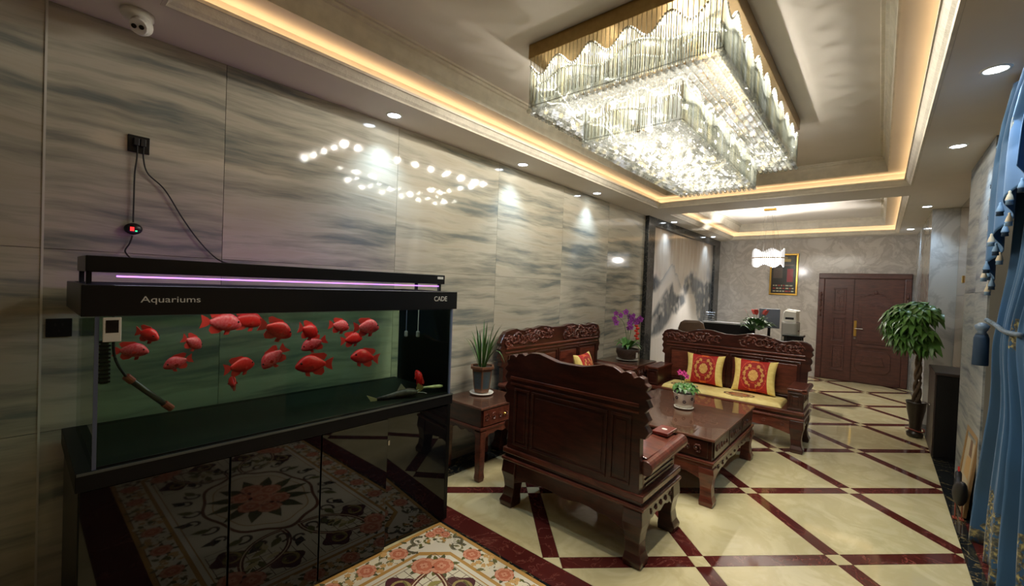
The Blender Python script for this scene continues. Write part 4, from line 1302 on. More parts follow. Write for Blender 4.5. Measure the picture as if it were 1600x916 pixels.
H_CHAIR = [(0, 1.115), (.1, 1.118), (.18, 1.136), (.25, 1.154), (.32, 1.150), (.35, 1.136), (.372, 1.122), (.40, 1.136), (.435, 1.130), (.455, 1.104), (.485, 1.118), (.515, 1.108), (.522, 1.08), (.546, 1.065), (.532, 1.038), (.566, 1.005), (.536, .985), (.558, .945), (.530, .910), (.556, .868), (.534, .835), (.560, .80), (.535, .757), (.505, .757), (.515, .39)]
H_SOFA = [(0, 1.12), (.06, 1.12), (.12, 1.132), (.20, 1.150), (.30, 1.155), (.40, 1.142), (.48, 1.118), (.55, 1.096), (.60, 1.10), (.645, 1.118), (.69, 1.116), (.74, 1.120), (.79, 1.106), (.825, 1.085), (.835, 1.06), (.857, 1.03), (.84, 1.005), (.856, .97), (.832, .935), (.85, .89), (.83, .85), (.845, .80), (.81, .78), (.805, .40)]
H_LEFT = [(0, 1.170), (.12, 1.174), (.22, 1.190), (.32, 1.195), (.40, 1.178), (.47, 1.172), (.52, 1.180), (.60, 1.162), (.68, 1.168), (.74, 1.184), (.82, 1.176), (.90, 1.160), (.935, 1.13), (.955, 1.10), (.99, 1.05), (.97, 1.02), (.995, .99), (.96, .96), (.985, .90), (.955, .86), (.97, .82), (.935, .80), (.93, .40)]
settee('rosewood_armchair', 'carved dark rosewood armchair with its tall scalloped back turned this way', 'armchair', (1.392, 2.375, 0), pi, 1.10, .635, H_CHAIR, 'roll', backview=True)
settee('rosewood_sofa', 'carved rosewood sofa with yellow seat pad and two red gold cushions', 'sofa', (1.535, 5.88, 0), 0, 1.71, .60, H_SOFA, 'block', panels=4)
settee('rosewood_sofa', 'long carved rosewood sofa along the grey stone wall with one red cushion', 'sofa', (.055, 4.105, 0), pi / 2, 1.99, .64, H_LEFT, 'block', panels=4)

# seat pad with woven medallions
YEL = S(242, 222, 150); YEL2 = S(228, 200, 116)
def pad_col(u, v_):
    x = u * 1.30; y = v_ * .40
    c = mixc(YEL, YEL2, fbm(x * 22, y * 22) * 1.2 - .2)
    for mx in (.24, .86, 1.10):
        if mx > 1: continue
        d = sqrt(((x - mx) / 1.0) ** 2 + ((y - .115) / .6) ** 2)
        if d < .165:
            k = d / .165
            c = S(90, 60, 40) if k > .88 else S(206, 170, 110) if k > .70 else S(120, 60, 44) if k > .52 else S(196, 120, 70) if k > .3 else S(150, 130, 90)
    return c
sp = thing('seat_pad', 'long yellow brocade seat pad with round medallions on the sofa', 'seat pad', (1.535, 5.58, .431))
b = MB()
def padf(u, v_):
    e = min(u, 1 - u) * 1.30; f_ = min(v_, 1 - v_) * .42
    z = .045 * (1 - exp(-e * 60)) ** .5 * (1 - exp(-f_ * 60)) ** .5 if e > 0 and f_ > 0 else 0.0
    return (-.645 + 1.29 * u, -.26 + .42 * v_, z)
b.grid(padf, 130, 44, pad_col); b.build('pad_top', M['vc_fabric'], sp, smooth=True)
b = MB(); b.box(-.645, -.26, .0, .645, .16, .002); b.build('pad_base', pbr('yellow_cloth', S(200, 165, 80), .8), sp)

RED = S(188, 34, 26); RED2 = S(150, 26, 22); ORG = S(214, 92, 40); GOLD = S(206, 150, 76)
def cush_col(u, v_):
    x, y = u * 2 - 1, v_ * 2 - 1
    if abs(x) > .66: return mixc(S(244, 222, 138), S(226, 196, 104), fbm(x * 9, y * 9) * 1.3 - .2)
    d = sqrt((x / .66) ** 2 + y * y) ; a = atan2(y, x / .66)
    c = mixc(RED, RED2, fbm(x * 12, y * 12))
    if abs(x) < .16: c = ORG if fbm(x * 30, y * 14) > .4 else S(226, 110, 50)
    if .50 < d < .86: c = RED2
    if .56 < d < .80 and abs(x) > .12 and (int(a * 4.2 + 20) % 2 == 0 or .64 < d < .72): c = GOLD
    if d < .46: c = RED2
    if d < .36: c = GOLD if (int(d * 22) + int(a * 3 + 10)) % 2 else S(222, 176, 96)
    if .93 < d < .97 and abs(x) > .16: c = S(206, 90, 50)
    return c


def cushion(label, loc, rotz, tilt, wx=.44, hz=.40, th=.075, roll=0.0):
    t = thing('cushion', label, 'cushion', loc, rotz)
    for s, nm in ((1, 'front_cover'), (-1, 'back_cover')):
        b = MB()
        def f_(u, v_):
            x, y = u * 2 - 1, v_ * 2 - 1
            px = x * (1 - .10 * (1 - y * y)); py = y * (1 - .10 * (1 - x * x))
            pz = (max(0, 1 - x * x) * max(0, 1 - y * y)) ** .42
            return (px * wx / 2, -s * pz * th, hz / 2 + py * hz / 2)
        b.grid(f_, 48, 44, cush_col); o = b.build(nm, M['vc_fabric'], t, smooth=True); o.rotation_euler = (tilt, roll, 0)
    return t


cushion('red and gold medallion cushion at the corner table end of the yellow pad', (1.30, 5.60, .487), .05, radians(-15), .45, .38)
cushion('red and gold medallion cushion at the door end of the yellow pad', (1.85, 5.595, .487), 0, radians(-15), .46, .39)
cushion('red and gold cushion leaning on the long sofa by the stone wall', (.375, 4.42, .45), pi / 2 + .12, radians(-16), .44, .42)

# ---- coffee table
ct = thing('coffee_table', 'low carved rosewood coffee table with glass top standing before the sofa', 'coffee table', (1.54, 4.12, 0))
hx, hy = .49, .68
for sx in (-1, 1):
    for sy in (-1, 1):
        leg_mb(sx * (hx - .055), sy * (hy - .055), sx, sy, .29, .052, .008).build('leg', M['wood_red'], ct, bevel=.005)
b = MB(); b.box(-hx + .02, -hy + .02, .345, hx - .02, hy - .02, .500); bx_ = b.build('body', M['wood'], ct, bevel=.004)
for (a, c, y) in ((-hx + .05, -.01, -hy + .02), (.01, hx - .05, -hy + .02)):
    b = MB(); b.box(a, y - .008, .362, c, y, .488); dr = b.build('drawer', M['wood'], bx_, bevel=.003)
    b = MB(); carving(b, a + .05, c - .05, lambda x: .375, lambda x: .475, y - .009, 5, 31, .03); b.build('carving', M['wood_carve'], dr, smooth=True, kind='stuff')
for sx in (-1, 1):
    for k in range(3):
        a, c = -hy + .05 + k * .43, -hy + .05 + k * .43 + .41
        b = MB(); x0_, x1_ = sorted((sx * (hx - .02), sx * (hx - .010))); b.box(x0_, a, .362, x1_, c, .488); dr = b.build('drawer', M['wood'], bx_, bevel=.003)
        b = MB()
        for q_ in range(5):
            yy = a + .06 + q_ * .07
            pts = [(sx * (hx - .008), yy + .03 * cos(g_) * (1 - g_ / 9), .425 + .035 * sin(g_) * (1 - g_ / 9)) for g_ in [j * .6 + q_ for j in range(13)]]
            b.tube(pts, .005, 5)
        b.build('carving', M['wood_carve'], dr, kind='stuff')
b = MB(); b.box(-hx, -hy, .318, hx, hy, .344); b.build('waist_moulding', M['wood_red'], ct, bevel=.008)
b = MB(); b.box(-hx + .01, -hy + .01, .292, hx - .01, hy - .01, .317); b.build('lower_frame', M['wood_red'], ct, bevel=.004)
for s in (-1, 1):
    b = MB(); y0_, y1_ = sorted((s * (hy - .012), s * (hy - .035))); b.prism(apron_poly(-hx + .10, hx - .10, .292, .225, .03), 'y', y0_, y1_); b.build('apron', M['wood_red'], ct, bevel=.003)
    b = MB(); x0_, x1_ = sorted((s * (hx - .012), s * (hx - .035))); b.prism(apron_poly(-hy + .10, hy - .10, .292, .225, .03), 'x', x0_, x1_); ap = b.build('apron', M['wood'], ct, bevel=.003)
    b = MB()
    for k in range(9):
        yy = -hy + .18 + k * .125
        pts = [(s * (hx - .010), yy + .028 * cos(g_) * (1 - g_ / 9), .262 + .020 * sin(g_) * (1 - g_ / 9)) for g_ in [j * .6 + k for j in range(12)]]
        b.tube(pts, .005, 5)
    b.build('apron_carving', M['wood_carve'], ap, kind='stuff')
b = MB(); b.box(-hx, -hy, .500, hx, hy, .518); b.build('table_top', M['wood_top'], ct, bevel=.004)
b = MB(); b.box(-hx + .003, -hy + .003, .5185, hx - .003, hy - .003, .5245); b.build('glass_sheet', M['glass_table'], ct)


def end_table(label, x0, x1, y0, y1, zt):
    t = thing('side_table', label, 'side table', ((x0 + x1) / 2, (y0 + y1) / 2, 0))
    hx, hy = (x1 - x0) / 2, (y1 - y0) / 2
    for sx in (-1, 1):
        for sy in (-1, 1):
            b = MB(); b.sqloft([(0, sx * (hx - .045), sy * (hy - .045), .026, .026), (.03, sx * (hx - .044), sy * (hy - .044), .032, .032), (.07, sx * (hx - .046), sy * (hy - .046), .028, .028), (zt - .26, sx * (hx - .046), sy * (hy - .046), .032, .032), (zt - .21, sx * (hx - .046), sy * (hy - .046), .036, .036)]); b.build('leg', M['wood_red'], t, bevel=.005)
    b = MB(); b.box(-hx + .02, -hy + .02, zt - .175, hx - .02, hy - .02, zt - .026); bd = b.build('body', M['wood'], t, bevel=.003)
    b = MB(); b.box(hx - .019, -hy + .035, zt - .165, hx - .006, hy - .035, zt - .035); dr = b.build('drawer', M['wood_red'], bd, bevel=.003)
    b = MB()
    for k in range(6):
        yy = -hy + .075 + k * (2 * hy - .15) / 5
        pts = [(hx - .004, yy + .032 * cos(g_) * (1 - g_ / 9), zt - .10 + .04 * sin(g_) * (1 - g_ / 9)) for g_ in [j * .6 + k for j in range(13)]]
        b.tube(pts, .005, 5)
    b.build('carving', M['wood_carve'], dr, kind='stuff')
    b = MB(); b.ball((hx + .004, 0, zt - .10), .012); b.build('knob', M['gold'], dr)
    b = MB(); b.box(-hx + .006, -hy + .006, zt - .2, hx - .006, hy - .006, zt - .176); b.build('waist_moulding', M['wood_red'], t, bevel=.006)
    b = MB(); b.prism(apron_poly(-hy + .075, hy - .075, zt - .2, zt - .245, .02), 'x', hx - .035, hx - .012); b.build('apron', M['wood_red'], t, bevel=.003)
    for s in (-1, 1):
        b = MB(); y0_, y1_ = sorted((s * (hy - .012), s * (hy - .035))); b.prism(apron_poly(-hx + .075, hx - .075, zt - .2, zt - .235, .02), 'y', y0_, y1_); b.build('apron', M['wood'], t, bevel=.003)
    b = MB(); b.box(-hx, -hy, zt - .025, hx, hy, zt - .006); b.build('table_top', M['wood_top'], t, bevel=.004)
    b = MB(); b.box(-hx + .003, -hy + .003, zt - .0055, hx - .003, hy - .003, zt); b.build('glass_sheet', M['glass_table'], t)
    return t


end_table('carved rosewood side table with drawer between the aquarium and the long sofa', .03, .525, 2.475, 3.035, .625)
end_table('carved rosewood corner table under the orchid pot', .03, .62, 5.20, 5.80, .665)
rb = thing('tissue_box', 'flat dark red lacquer box with white slot on the armchair arm', 'box', (1.83, 2.955, .646))
b = MB(); b.box(-.055, -.09, 0, .055, .09, .022); b.build('box_body', pbr('red_lacquer', S(110, 40, 32), .2, coat=.5), rb, bevel=.004)
b = MB(); b.lathe([(.014, .0222), (.012, .0245)], seg=14, sx=1.4); b.build('slot', M['white_plastic'], rb)
# ================================================================== PLANTS
def blade(b, base, tip, bend, w, n=7, droop=0.0):
    """thin double-sided leaf strip with a fold"""
    base = Vector(base); tip = Vector(tip); d = tip - base
    side = d.cross(Vector((0, 0, 1)))
    if side.length < 1e-5: side = Vector((1, 0, 0))
    side.normalize()
    L_ = []
    for i in range(n + 1):
        t = i / n
        p = base + d * t + Vector((0, 0, bend)) * (4 * t * (1 - t)) + Vector((0, 0, -droop)) * t ** 3
        ww = w * (sin(pi * min(1, .12 + .88 * t) ** .8) if t < 1 else .02)
        L_.append((p - side * ww + Vector((0, 0, ww * .25)), p, p + side * ww + Vector((0, 0, ww * .25))))
    vs = [q for r in L_ for q in r]; fs = []
    for i in range(n):
        a = i * 3
        fs += [(a, a + 1, a + 4, a + 3), (a + 1, a + 2, a + 5, a + 4)]
    b.add(vs, fs)


def rnd_leaf(name, parent, mat_, base, tip, bend, w, droop=0.0, n=7):
    b = MB(); blade(b, base, tip, bend, w, n, droop)
    return b.build(name, mat_, parent, smooth=True)


def flower(parent, c, r, mat_, centre, n=5, facing=(1, -1, 0)):
    f_ = Vector(facing).normalized(); a = f_.cross(Vector((0, 0, 1))).normalized(); u_ = a.cross(f_)
    b = MB()
    for k in range(n):
        th = 2 * pi * k / n + .3
        d = a * cos(th) + u_ * sin(th); s = a * -sin(th) + u_ * cos(th)
        C0 = Vector(c)
        vs = [C0, C0 + d * r * .5 + s * r * .42 + f_ * r * .15, C0 + d * r + f_ * r * .05, C0 + d * r * .5 - s * r * .42 + f_ * r * .15]
        b.add(vs, [(0, 1, 2, 3)])
    o = b.build('flower', mat_, parent)
    q = MB(); q.ball(tuple(Vector(c) + f_ * r * .12), r * .2, seg=6, ring=4); q.build('flower_centre', centre, o)
    return o


rp_ = random.Random(11)
# spiky plant in a blue-grey square pot
p1 = thing('potted_spider_plant', 'grassy long leaved plant in a square blue grey pot on the side table', 'potted plant', (.20, 2.80, .626))
PB = pbr('brown_clay', S(112, 74, 50), .45, var=.2); PBL = pbr('blue_grey_glaze', S(70, 82, 86), .25, var=.25, scale=8)
b = MB(); b.lathe([(.085, 0), (.105, .006), (.110, .018), (.102, .018), (.08, .010)], seg=28); b.build('saucer', M['ceramic_white'], p1, smooth=True)
def hexring(r, z, n=6, ph=.26): return [(r * cos(2 * pi * k / n + ph), r * sin(2 * pi * k / n + ph), z) for k in range(n)]
b = MB(); b.loft([hexring(.072, .019), hexring(.074, .035), hexring(.078, .04), hexring(.102, .225), hexring(.106, .232)]); pot = b.build('pot', PB, p1, bevel=.003)
b = MB(); b.loft([hexring(.106, .232), hexring(.120, .236), hexring(.120, .258), hexring(.100, .258), hexring(.098, .235)]); b.build('rim', PB, pot, bevel=.002)
for k in range(6):
    a0, a1 = 2 * pi * k / 6 + .26, 2 * pi * (k + 1) / 6 + .26
    def pt(r, z, t): return ((r * cos(a0) * (1 - t) + r * cos(a1) * t) * 1.012, (r * sin(a0) * (1 - t) + r * sin(a1) * t) * 1.012, z)
    b = MB(); b.add([pt(.0805, .055, .12), pt(.0805, .055, .88), pt(.100, .212, .88), pt(.100, .212, .12)], [(0, 1, 2, 3)]); fp = b.build('glaze_panel', PBL, pot)
    b = MB()
    for q in range(4):
        z = .09 + q * .028; r = .0845 + (z - .09) * .12 + .0012
        b.add([pt(r, z, .42), pt(r, z, .58), pt(r, z + .016, .55), pt(r, z + .016, .45)], [(0, 1, 2, 3)])
    b.build('painted_mark', pbr('dark_blue_mark', S(40, 60, 96), .3), fp)
b = MB(); b.loft([hexring(.097, .238), hexring(.094, .245)]); b.build('soil', M['soil'], pot)
for k in range(30):
    a = rp_.uniform(0, 2 * pi); sp_ = rp_.uniform(.05, .22) * (1.75 if k % 5 == 0 else 1); h = rp_.uniform(.26, .46) * (.8 if sp_ > .28 else 1)
    bx0 = .03 * cos(a); by0 = .03 * sin(a)
    tx, ty = sp_ * cos(a), sp_ * sin(a)
    if .20 + tx < .03: tx = -.165
    rnd_leaf('leaf', p1, M['leaf'], (bx0, by0, .24), (tx, ty, .24 + h), rp_.uniform(.02, .07), .0085, .03 if sp_ < .25 else .16)

# orchid
p2 = thing('potted_orchid', 'purple orchid in a dark woven bowl on the corner table', 'potted plant', (.33, 5.50, .666))
b = MB(); b.lathe([(.10, .004), (.135, .008), (.15, .016), (.14, .016), (.1, .010)], seg=28); b.build('saucer', M['ceramic_white'], p2, smooth=True)
b = MB(); b.lathe([(.085, .0165), (.115, .03), (.145, .10), (.150, .155), (.140, .155), (.130, .14)], seg=28); pot = b.build('bowl', pbr('dark_woven_basket', S(56, 38, 28), .6, bump=.8, bscale=120), p2, smooth=True)
b = MB()
for k in range(7):
    z = .035 + k * .018; r = .112 + .036 * min(1, (z - .02) / .09) + .004
    b.tube([(r * cos(2 * pi * j / 28 + k), r * sin(2 * pi * j / 28 + k), z + .004 * (-1) ** j) for j in range(29)], .004, 5)
b.build('weave', pbr('brown_wicker', S(84, 58, 40), .6), pot)
b = MB(); b.box(.142, -.045, .05, .158, -.015, .12); b.build('tag', M['white_plastic'], pot, bevel=.002)
b = MB(); b.lathe([(.125, .14), (.05, .15)], seg=20); b.build('moss', M['soil'], pot)
for k in range(14):
    a = k * 2.4; rnd_leaf('leaf', p2, M['leaf_dark'], (.03 * cos(a), .03 * sin(a), .15), (.20 * cos(a), .2 * sin(a), .15 + rp_.uniform(.03, .16)), .05, .035, .03)
PUR = pbr('purple_petal', S(150, 60, 160), .5, var=.25, scale=30); PUC = pbr('dark_petal_centre', S(110, 20, 90), .5)
for (tx, ty, tz, nfl) in ((-.06, -.26, .62, 4), (.0, -.02, .66, 6), (.06, .22, .56, 7), (.10, .10, .60, 6)):
    pts = smooth_path([(0, 0, .15), (tx * .2, ty * .15, .36), (tx * .5, ty * .4, .52), (tx, ty, tz)], 6)
    b = MB(); b.tube(pts, .0035, 6); b.build('stem', M['leaf'], p2, smooth=True)
    for k in range(nfl):
        t = pts[len(pts) - 1 - int(k * 1.5)]
        flower(p2, (t.x + rp_.uniform(-.05, .05), t.y + rp_.uniform(-.07, .07), t.z + rp_.uniform(-.05, .03)), rp_.uniform(.036, .05), PUR, PUC, 5, (1, -.9 + rp_.uniform(-.4, .4), rp_.uniform(-.2, .2)))
orn = MB()
for k in range(6): orn.ball((.10 + .01 * (-1) ** k, .05, .30 + k * .035), .028, .028, .02, 8, 5)
orn.build('red_ornament', pbr('red_silk', S(200, 48, 30), .5), p2)

# cyclamen on the coffee table
p3 = thing('potted_cyclamen', 'pink flowering plant in a white pot with dark flowers on the coffee table', 'potted plant', (1.555, 4.16, .526))
b = MB(); b.lathe([(.066, .0), (.085, .005), (.090, .016), (.084, .016), (.07, .010)], seg=26); b.build('saucer', M['ceramic_white'], p3, smooth=True)
b = MB(); b.lathe([(.066, .0165), (.078, .022), (.098, .14), (.100, .146), (.092, .146), (.088, .13)], seg=28); pot = b.build('pot', M['ceramic_white'], p3, smooth=True)
for k in range(8):
    a = k * pi / 4 + .35; z = .075 + .03 * (k % 2); r = .078 + (z - .022) * .17 + .0015
    b = MB(); n_ = Vector((cos(a), sin(a), 0)); t_ = Vector((-sin(a), cos(a), 0))
    for q in range(6):
        th = q * pi / 3
        c_ = n_ * (r + .0008) + t_ * (.011 * cos(th)) + Vector((0, 0, z + .011 * sin(th)))
        b.ball(tuple(c_), .003 + abs(t_.x) * .003, .003 + abs(t_.y) * .003, .006, 6, 4)
    b.build('painted_flower', pbr('dark_blue_glaze', S(50, 40, 52), .3), pot)
b = MB(); b.lathe([(.088, .128), (.04, .136)], seg=18); b.build('soil', M['soil'], pot)
for k in range(46):
    a = k * 2.399; q = .03 + .075 * sqrt(k / 46); h = .26 - .07 * (q / .105) + rp_.uniform(-.02, .02)
    cx_, cy_ = q * cos(a), q * sin(a)
    rnd_leaf('leaf', p3, M['leaf'], (cx_ * .7, cy_ * .7, h - .01), (cx_ * 1.35 + .01, cy_ * 1.35, h - .02), .012, .030, .02, 6)
CYP = pbr('pink_petal', S(196, 60, 130), .5, var=.2)
for k in range(9):
    a = k * 2.1; q = .05 * (k % 3) / 2 + .015
    b = MB(); b.tube(smooth_path([(0, 0, .14), (q * cos(a) * .6, q * sin(a) * .6, .26), (q * cos(a), q * sin(a), .30 + .02 * (k % 3))], 4), .002, 5); b.build('stem', M['leaf'], p3)
    flower(p3, (q * cos(a), q * sin(a), .30 + .02 * (k % 3)), .030, CYP, PUC, 5, (1, -1, .4))

# anthurium on the office desk
p4 = thing('potted_anthurium', 'leafy plant with red blooms in a white pot on the office desk', 'potted plant', (1.51, 7.42, .882))
b = MB(); b.lathe([(.08, 0), (.11, .12), (.125, .14), (.115, .14), (.1, .12)], seg=24); b.build('pot', M['ceramic_white'], p4, smooth=True)
for k in range(44):
    a = k * 2.399; q = .09 + .17 * sqrt((k + 1) / 44); h = .20 + .26 * (1 - (q - .1) / .24) + rp_.uniform(-.03, .05)
    rnd_leaf('leaf', p4, M['leaf'], (q * cos(a) * .35, q * sin(a) * .35, h * .7), (q * cos(a) * 1.15, q * sin(a) * 1.15, h), .03, .035, .05, 6)
RB = pbr('red_bloom', S(196, 70, 66), .35, var=.2)
for k in range(7):
    a = k * 2.4; q = .05 + .02 * k
    b = MB(); blade(b, (q * cos(a), q * sin(a), .44), (q * cos(a) + .06 * cos(a), q * sin(a) + .06 * sin(a), .52), .02, .03, 5); o = b.build('bloom', RB, p4, smooth=True)
    b = MB(); b.tube([(q * cos(a) * .4, q * sin(a) * .4, .2), (q * cos(a), q * sin(a), .45)], .003, 5); b.build('stem', M['leaf'], p4)

# money tree by the black cabinet
p5 = thing('money_tree', 'bushy green money tree in a slim dark vase before the black cabinet', 'potted plant', (3.305, 7.05, 0))
b = MB(); b.lathe([(.055, 0), (.075, .01), (.08, .05), (.06, .07), (.055, .12), (.062, .2), (.085, .33), (.092, .40), (.098, .425), (.090, .425), (.08, .40)], seg=24); pot = b.build('vase', pbr('dark_bronze_glaze', S(44, 36, 28), .3, var=.3), p5, smooth=True)
b = MB(); b.tube([(.083 * cos(2 * pi * k / 24), .083 * sin(2 * pi * k / 24), .09 + .01 * sin(4 * pi * k / 24)) for k in range(25)], .008, 6); b.build('ribbon', pbr('red_ribbon', S(130, 60, 44), .6), pot)
b = MB(); b.lathe([(.085, .39), (.03, .40)], seg=16); b.build('soil', M['soil'], pot)
BK = pbr('grey_brown_bark', S(90, 72, 52), .8, var=.25)
for k in range(3):
    pts = [(.028 * cos(z * 9 + k * 2.1) * (1 - z * .3), .028 * sin(z * 9 + k * 2.1) * (1 - z * .3), .39 + z * .62) for z in [i / 14 for i in range(15)]]
    b = MB(); b.tube(pts, [.02 - .007 * i / 14 for i in range(15)], 8); b.build('trunk', BK, p5, smooth=True)
lf_src = []
for v_ in range(4):
    b = MB()
    for k in range(6):
        a = (k - 2.5) * .52
        blade(b, (0, 0, 0), (.17 * cos(a) * (1 - .06 * abs(k - 2.5)), .17 * sin(a), -.02 - .012 * v_), .025, .040, 6, .03 + .012 * v_)
    lf_src.append(b)
srcs = []
cnt = 0
for k in range(110):
    z = rp_.uniform(-.9, 1.0); a = rp_.uniform(0, 2 * pi); rr = sqrt(max(0, 1 - z * z)) * rp_.uniform(.55, 1)
    cx_, cy_, cz_ = .24 * rr * cos(a) - .03, .27 * rr * sin(a), 1.33 + .27 * z
    if cx_ + 3.30 > 3.44: cx_ = .10
    yaw = a + rp_.uniform(-.5, .5)
    if cx_ > .02 and cos(yaw) > 0: yaw = pi - yaw
    rot = (rp_.uniform(-.3, .3), rp_.uniform(.05, .55) - .25 * z, yaw)
    eu = Matrix.Translation((cx_, cy_, cz_)) @ __import__('mathutils').Euler(rot).to_matrix().to_4x4()
    if max((eu @ Vector(q_)).x for q_ in lf_src[k % 4].v) + 3.305 > 3.505: continue
    v_ = len(srcs) if len(srcs) < 4 else k % 4
    if len(srcs) <= v_:
        o = lf_src[v_].build('leaf_cluster', M['leaf_dark'], p5, smooth=True, loc=(cx_, cy_, cz_), rot=rot); srcs.append(o)
    else:
        inst(srcs[v_], 'leaf_cluster', p5, (cx_, cy_, cz_), rot)
for k in range(14):
    a = k * 2.4; b = MB(); b.tube([(0, 0, .95), (.1 * cos(a) - .02, .1 * sin(a), 1.12), (.17 * cos(a) * (1 if cos(a) < 0 else .55) - .03, .18 * sin(a), 1.3 + .1 * sin(k))], .004, 5); b.build('branch', BK, p5)

# ================================================================== DOOR
dg = struct(MB().box(1.973, YB - .05, 0, 3.362, YB - .012, 2.115).build('door_1', M['door'], None, bevel=.003))
b = MB()
fx0, fx1, fz = 1.973, 3.362, 2.115
def casing(a, c, z0, z1, nm='casing'):
    q = MB(); q.box(a, YB - .085, z0, c, YB - .0505, z1); return q.build(nm, M['door'], dg, bevel=.012)
casing(fx0, fx0 + .10, 0, fz - .105); casing(fx1 - .10, fx1, 0, fz - .105); casing(fx0, fx1, fz - .104, fz)
for x in (fx0 + .05, fx1 - .05):
    q = MB()
    for k in range(5):
        q.lathe([(.012, 0), (.022, .03), (.022, .05), (.012, .09)], (x, YB - .088, 1.25 + k * .10), 10)
    q.build('casing_carving', M['door'], dg, smooth=True)
YD = YB - .05
for (a, c, nm) in ((fx0 + .103, 2.540, 'narrow_leaf'), (2.548, fx1 - .103, 'wide_leaf')):
    q = MB(); q.box(a, YD - .018, .012, c, YD - .0005, fz - .108); lf = q.build(nm, M['door'], dg, bevel=.003)
    if nm == 'narrow_leaf':
        for z0, z1 in ((1.34, 1.83), (.79, 1.25), (.22, .70)):
            q = MB(); frame_bars(q, 2.225, 2.425, z0, z1, YD - .036, YD - .0185, .022); q.box(2.215, YD - .040, z0 - .022, 2.435, YD - .0185, z0); q.build('panel_frame', M['door'], lf, bevel=.004)
            q = MB(); q.box(2.262, YD - .026, z0 + .04, 2.388, YD - .0185, z1 - .04); pl = q.build('panel', M['door'], lf, bevel=.004)
            q = MB()
            for k in range(6): swirl(q, 2.325 + .02 * (-1) ** k, YD - .028, z0 + .08 + k * (z1 - z0 - .16) / 5, .035, k, 6 * (-1) ** k, .007, 12)
            q.build('panel_carving', M['door'], pl)
    else:
        def arch(e, zb, zt): return [(2.62 + e, zb + e), (3.11 - e, zb + e), (3.11 - e, zt - .06 - e), (3.06 - e, zt - .045 - e), (2.99, zt - .02 - e), (2.865, zt + .035 - e), (2.74, zt - .02 - e), (2.67 + e, zt - .045 - e), (2.62 + e, zt - .06 - e)]
        q = MB(); q.prism(arch(0, .76, 1.60), 'y', YD - .034, YD - .0185); pf = q.build('panel_frame', M['door'], lf, bevel=.010)
        q = MB(); q.prism(arch(.055, .76, 1.60), 'y', YD - .050, YD - .0345); q.build('panel', M['door'], lf, bevel=.012)
        q = MB(); q.box(2.60, YD - .045, .70, 3.13, YD - .0185, .755); q.build('panel_sill', M['door'], lf, bevel=.006)
        q = MB(); q.prism([(2.60, .30), (2.66, .22), (3.06, .22), (3.12, .30), (3.12, .56), (3.05, .64), (2.67, .64), (2.60, .56)], 'y', YD - .034, YD - .0185); q.build('lower_panel_frame', M['door'], lf, bevel=.008)
        q = MB(); q.prism([(2.68, .36), (3.04, .36), (2.99, .54), (2.73, .54)], 'y', YD - .052, YD - .0345); q.build('lower_panel', M['door'], lf, bevel=.014)
        q = MB()
        for s in (-1, 1):
            for k in range(4): swirl(q, 2.865 + s * (.05 + k * .055), YD - .026, 1.72 - k * .018, .032 - .004 * k, k, 6 * s, .008, 12)
        q.ball((2.865, YD - .026, 1.755), .03, .014, .04, 8, 5)
        q.build('crest_carving', M['door'], lf)
        q = MB()
        for s in (-1, 1):
            for k in range(2): swirl(q, 2.865 + s * (.045 + k * .06), YD - .052, 1.50 - k * .015, .03, k, 6 * s, .008, 12)
        q.build('panel_carving', M['door'], lf)
        q = MB(); q.box(2.562, YD - .026, .90, 2.602, YD - .0185, 1.20); hp = q.build('handle_plate', M['gold'], lf, bevel=.004)
        q = MB(); q.tube([(2.582, YD - .026, 1.05), (2.582, YD - .07, 1.05), (2.70, YD - .07, 1.05)], .010, 8); q.build('lever', M['silver'], hp)
        q = MB(); q.tube([(2.582, YD - .026, .86), (2.582, YD - .045, .86)], .018, 12); q.build('lock', M['silver'], lf)
# ================================================================== PICTURE
pc = thing('framed_picture', 'gold framed dark red and black certificate poster on the pale wall', 'picture', (1.348, YB - .001, 2.085))
b = MB(); frame_bars(b, -.258, .258, -.44, .44, -.035, -.001, .036); b.build('frame', M['gold'], pc, bevel=.006)
PR = MB()
PR.box(-.224, -.012, -.406, .224, -.002, .406, S(44, 26, 24))
def pq(x0, z0, x1, z1, c, y=-.0125): PR.add([(x0, y, z0), (x1, y, z0), (x1, y, z1), (x0, y, z1)], [(0, 1, 2, 3)], c)
pq(-.10, .27, .12, .33, S(190, 150, 70)); pq(-.02, .335, .06, .37, S(150, 120, 60)); pq(-.16, .18, .18, .21, S(110, 76, 60))
pq(-.19, -.08, -.02, .14, S(96, 70, 66)); pq(.06, -.16, .17, .12, S(176, 28, 48))
rk = random.Random(3)
for r_ in range(3):
    x = -.19
    while x < .17:
        w_ = rk.uniform(.02, .06); pq(x, -.25 - r_ * .06, min(.19, x + w_), -.225 - r_ * .06, S(214, 196, 170) if rk.random() > .3 else S(200, 60, 50)); x += w_ + .014
PR.build('print', M['vc_print'], pc)
b = MB(); b.box(-.224, -.0185, -.406, .224, -.0155, .406); b.build('glass', M['glass_clear'], pc)

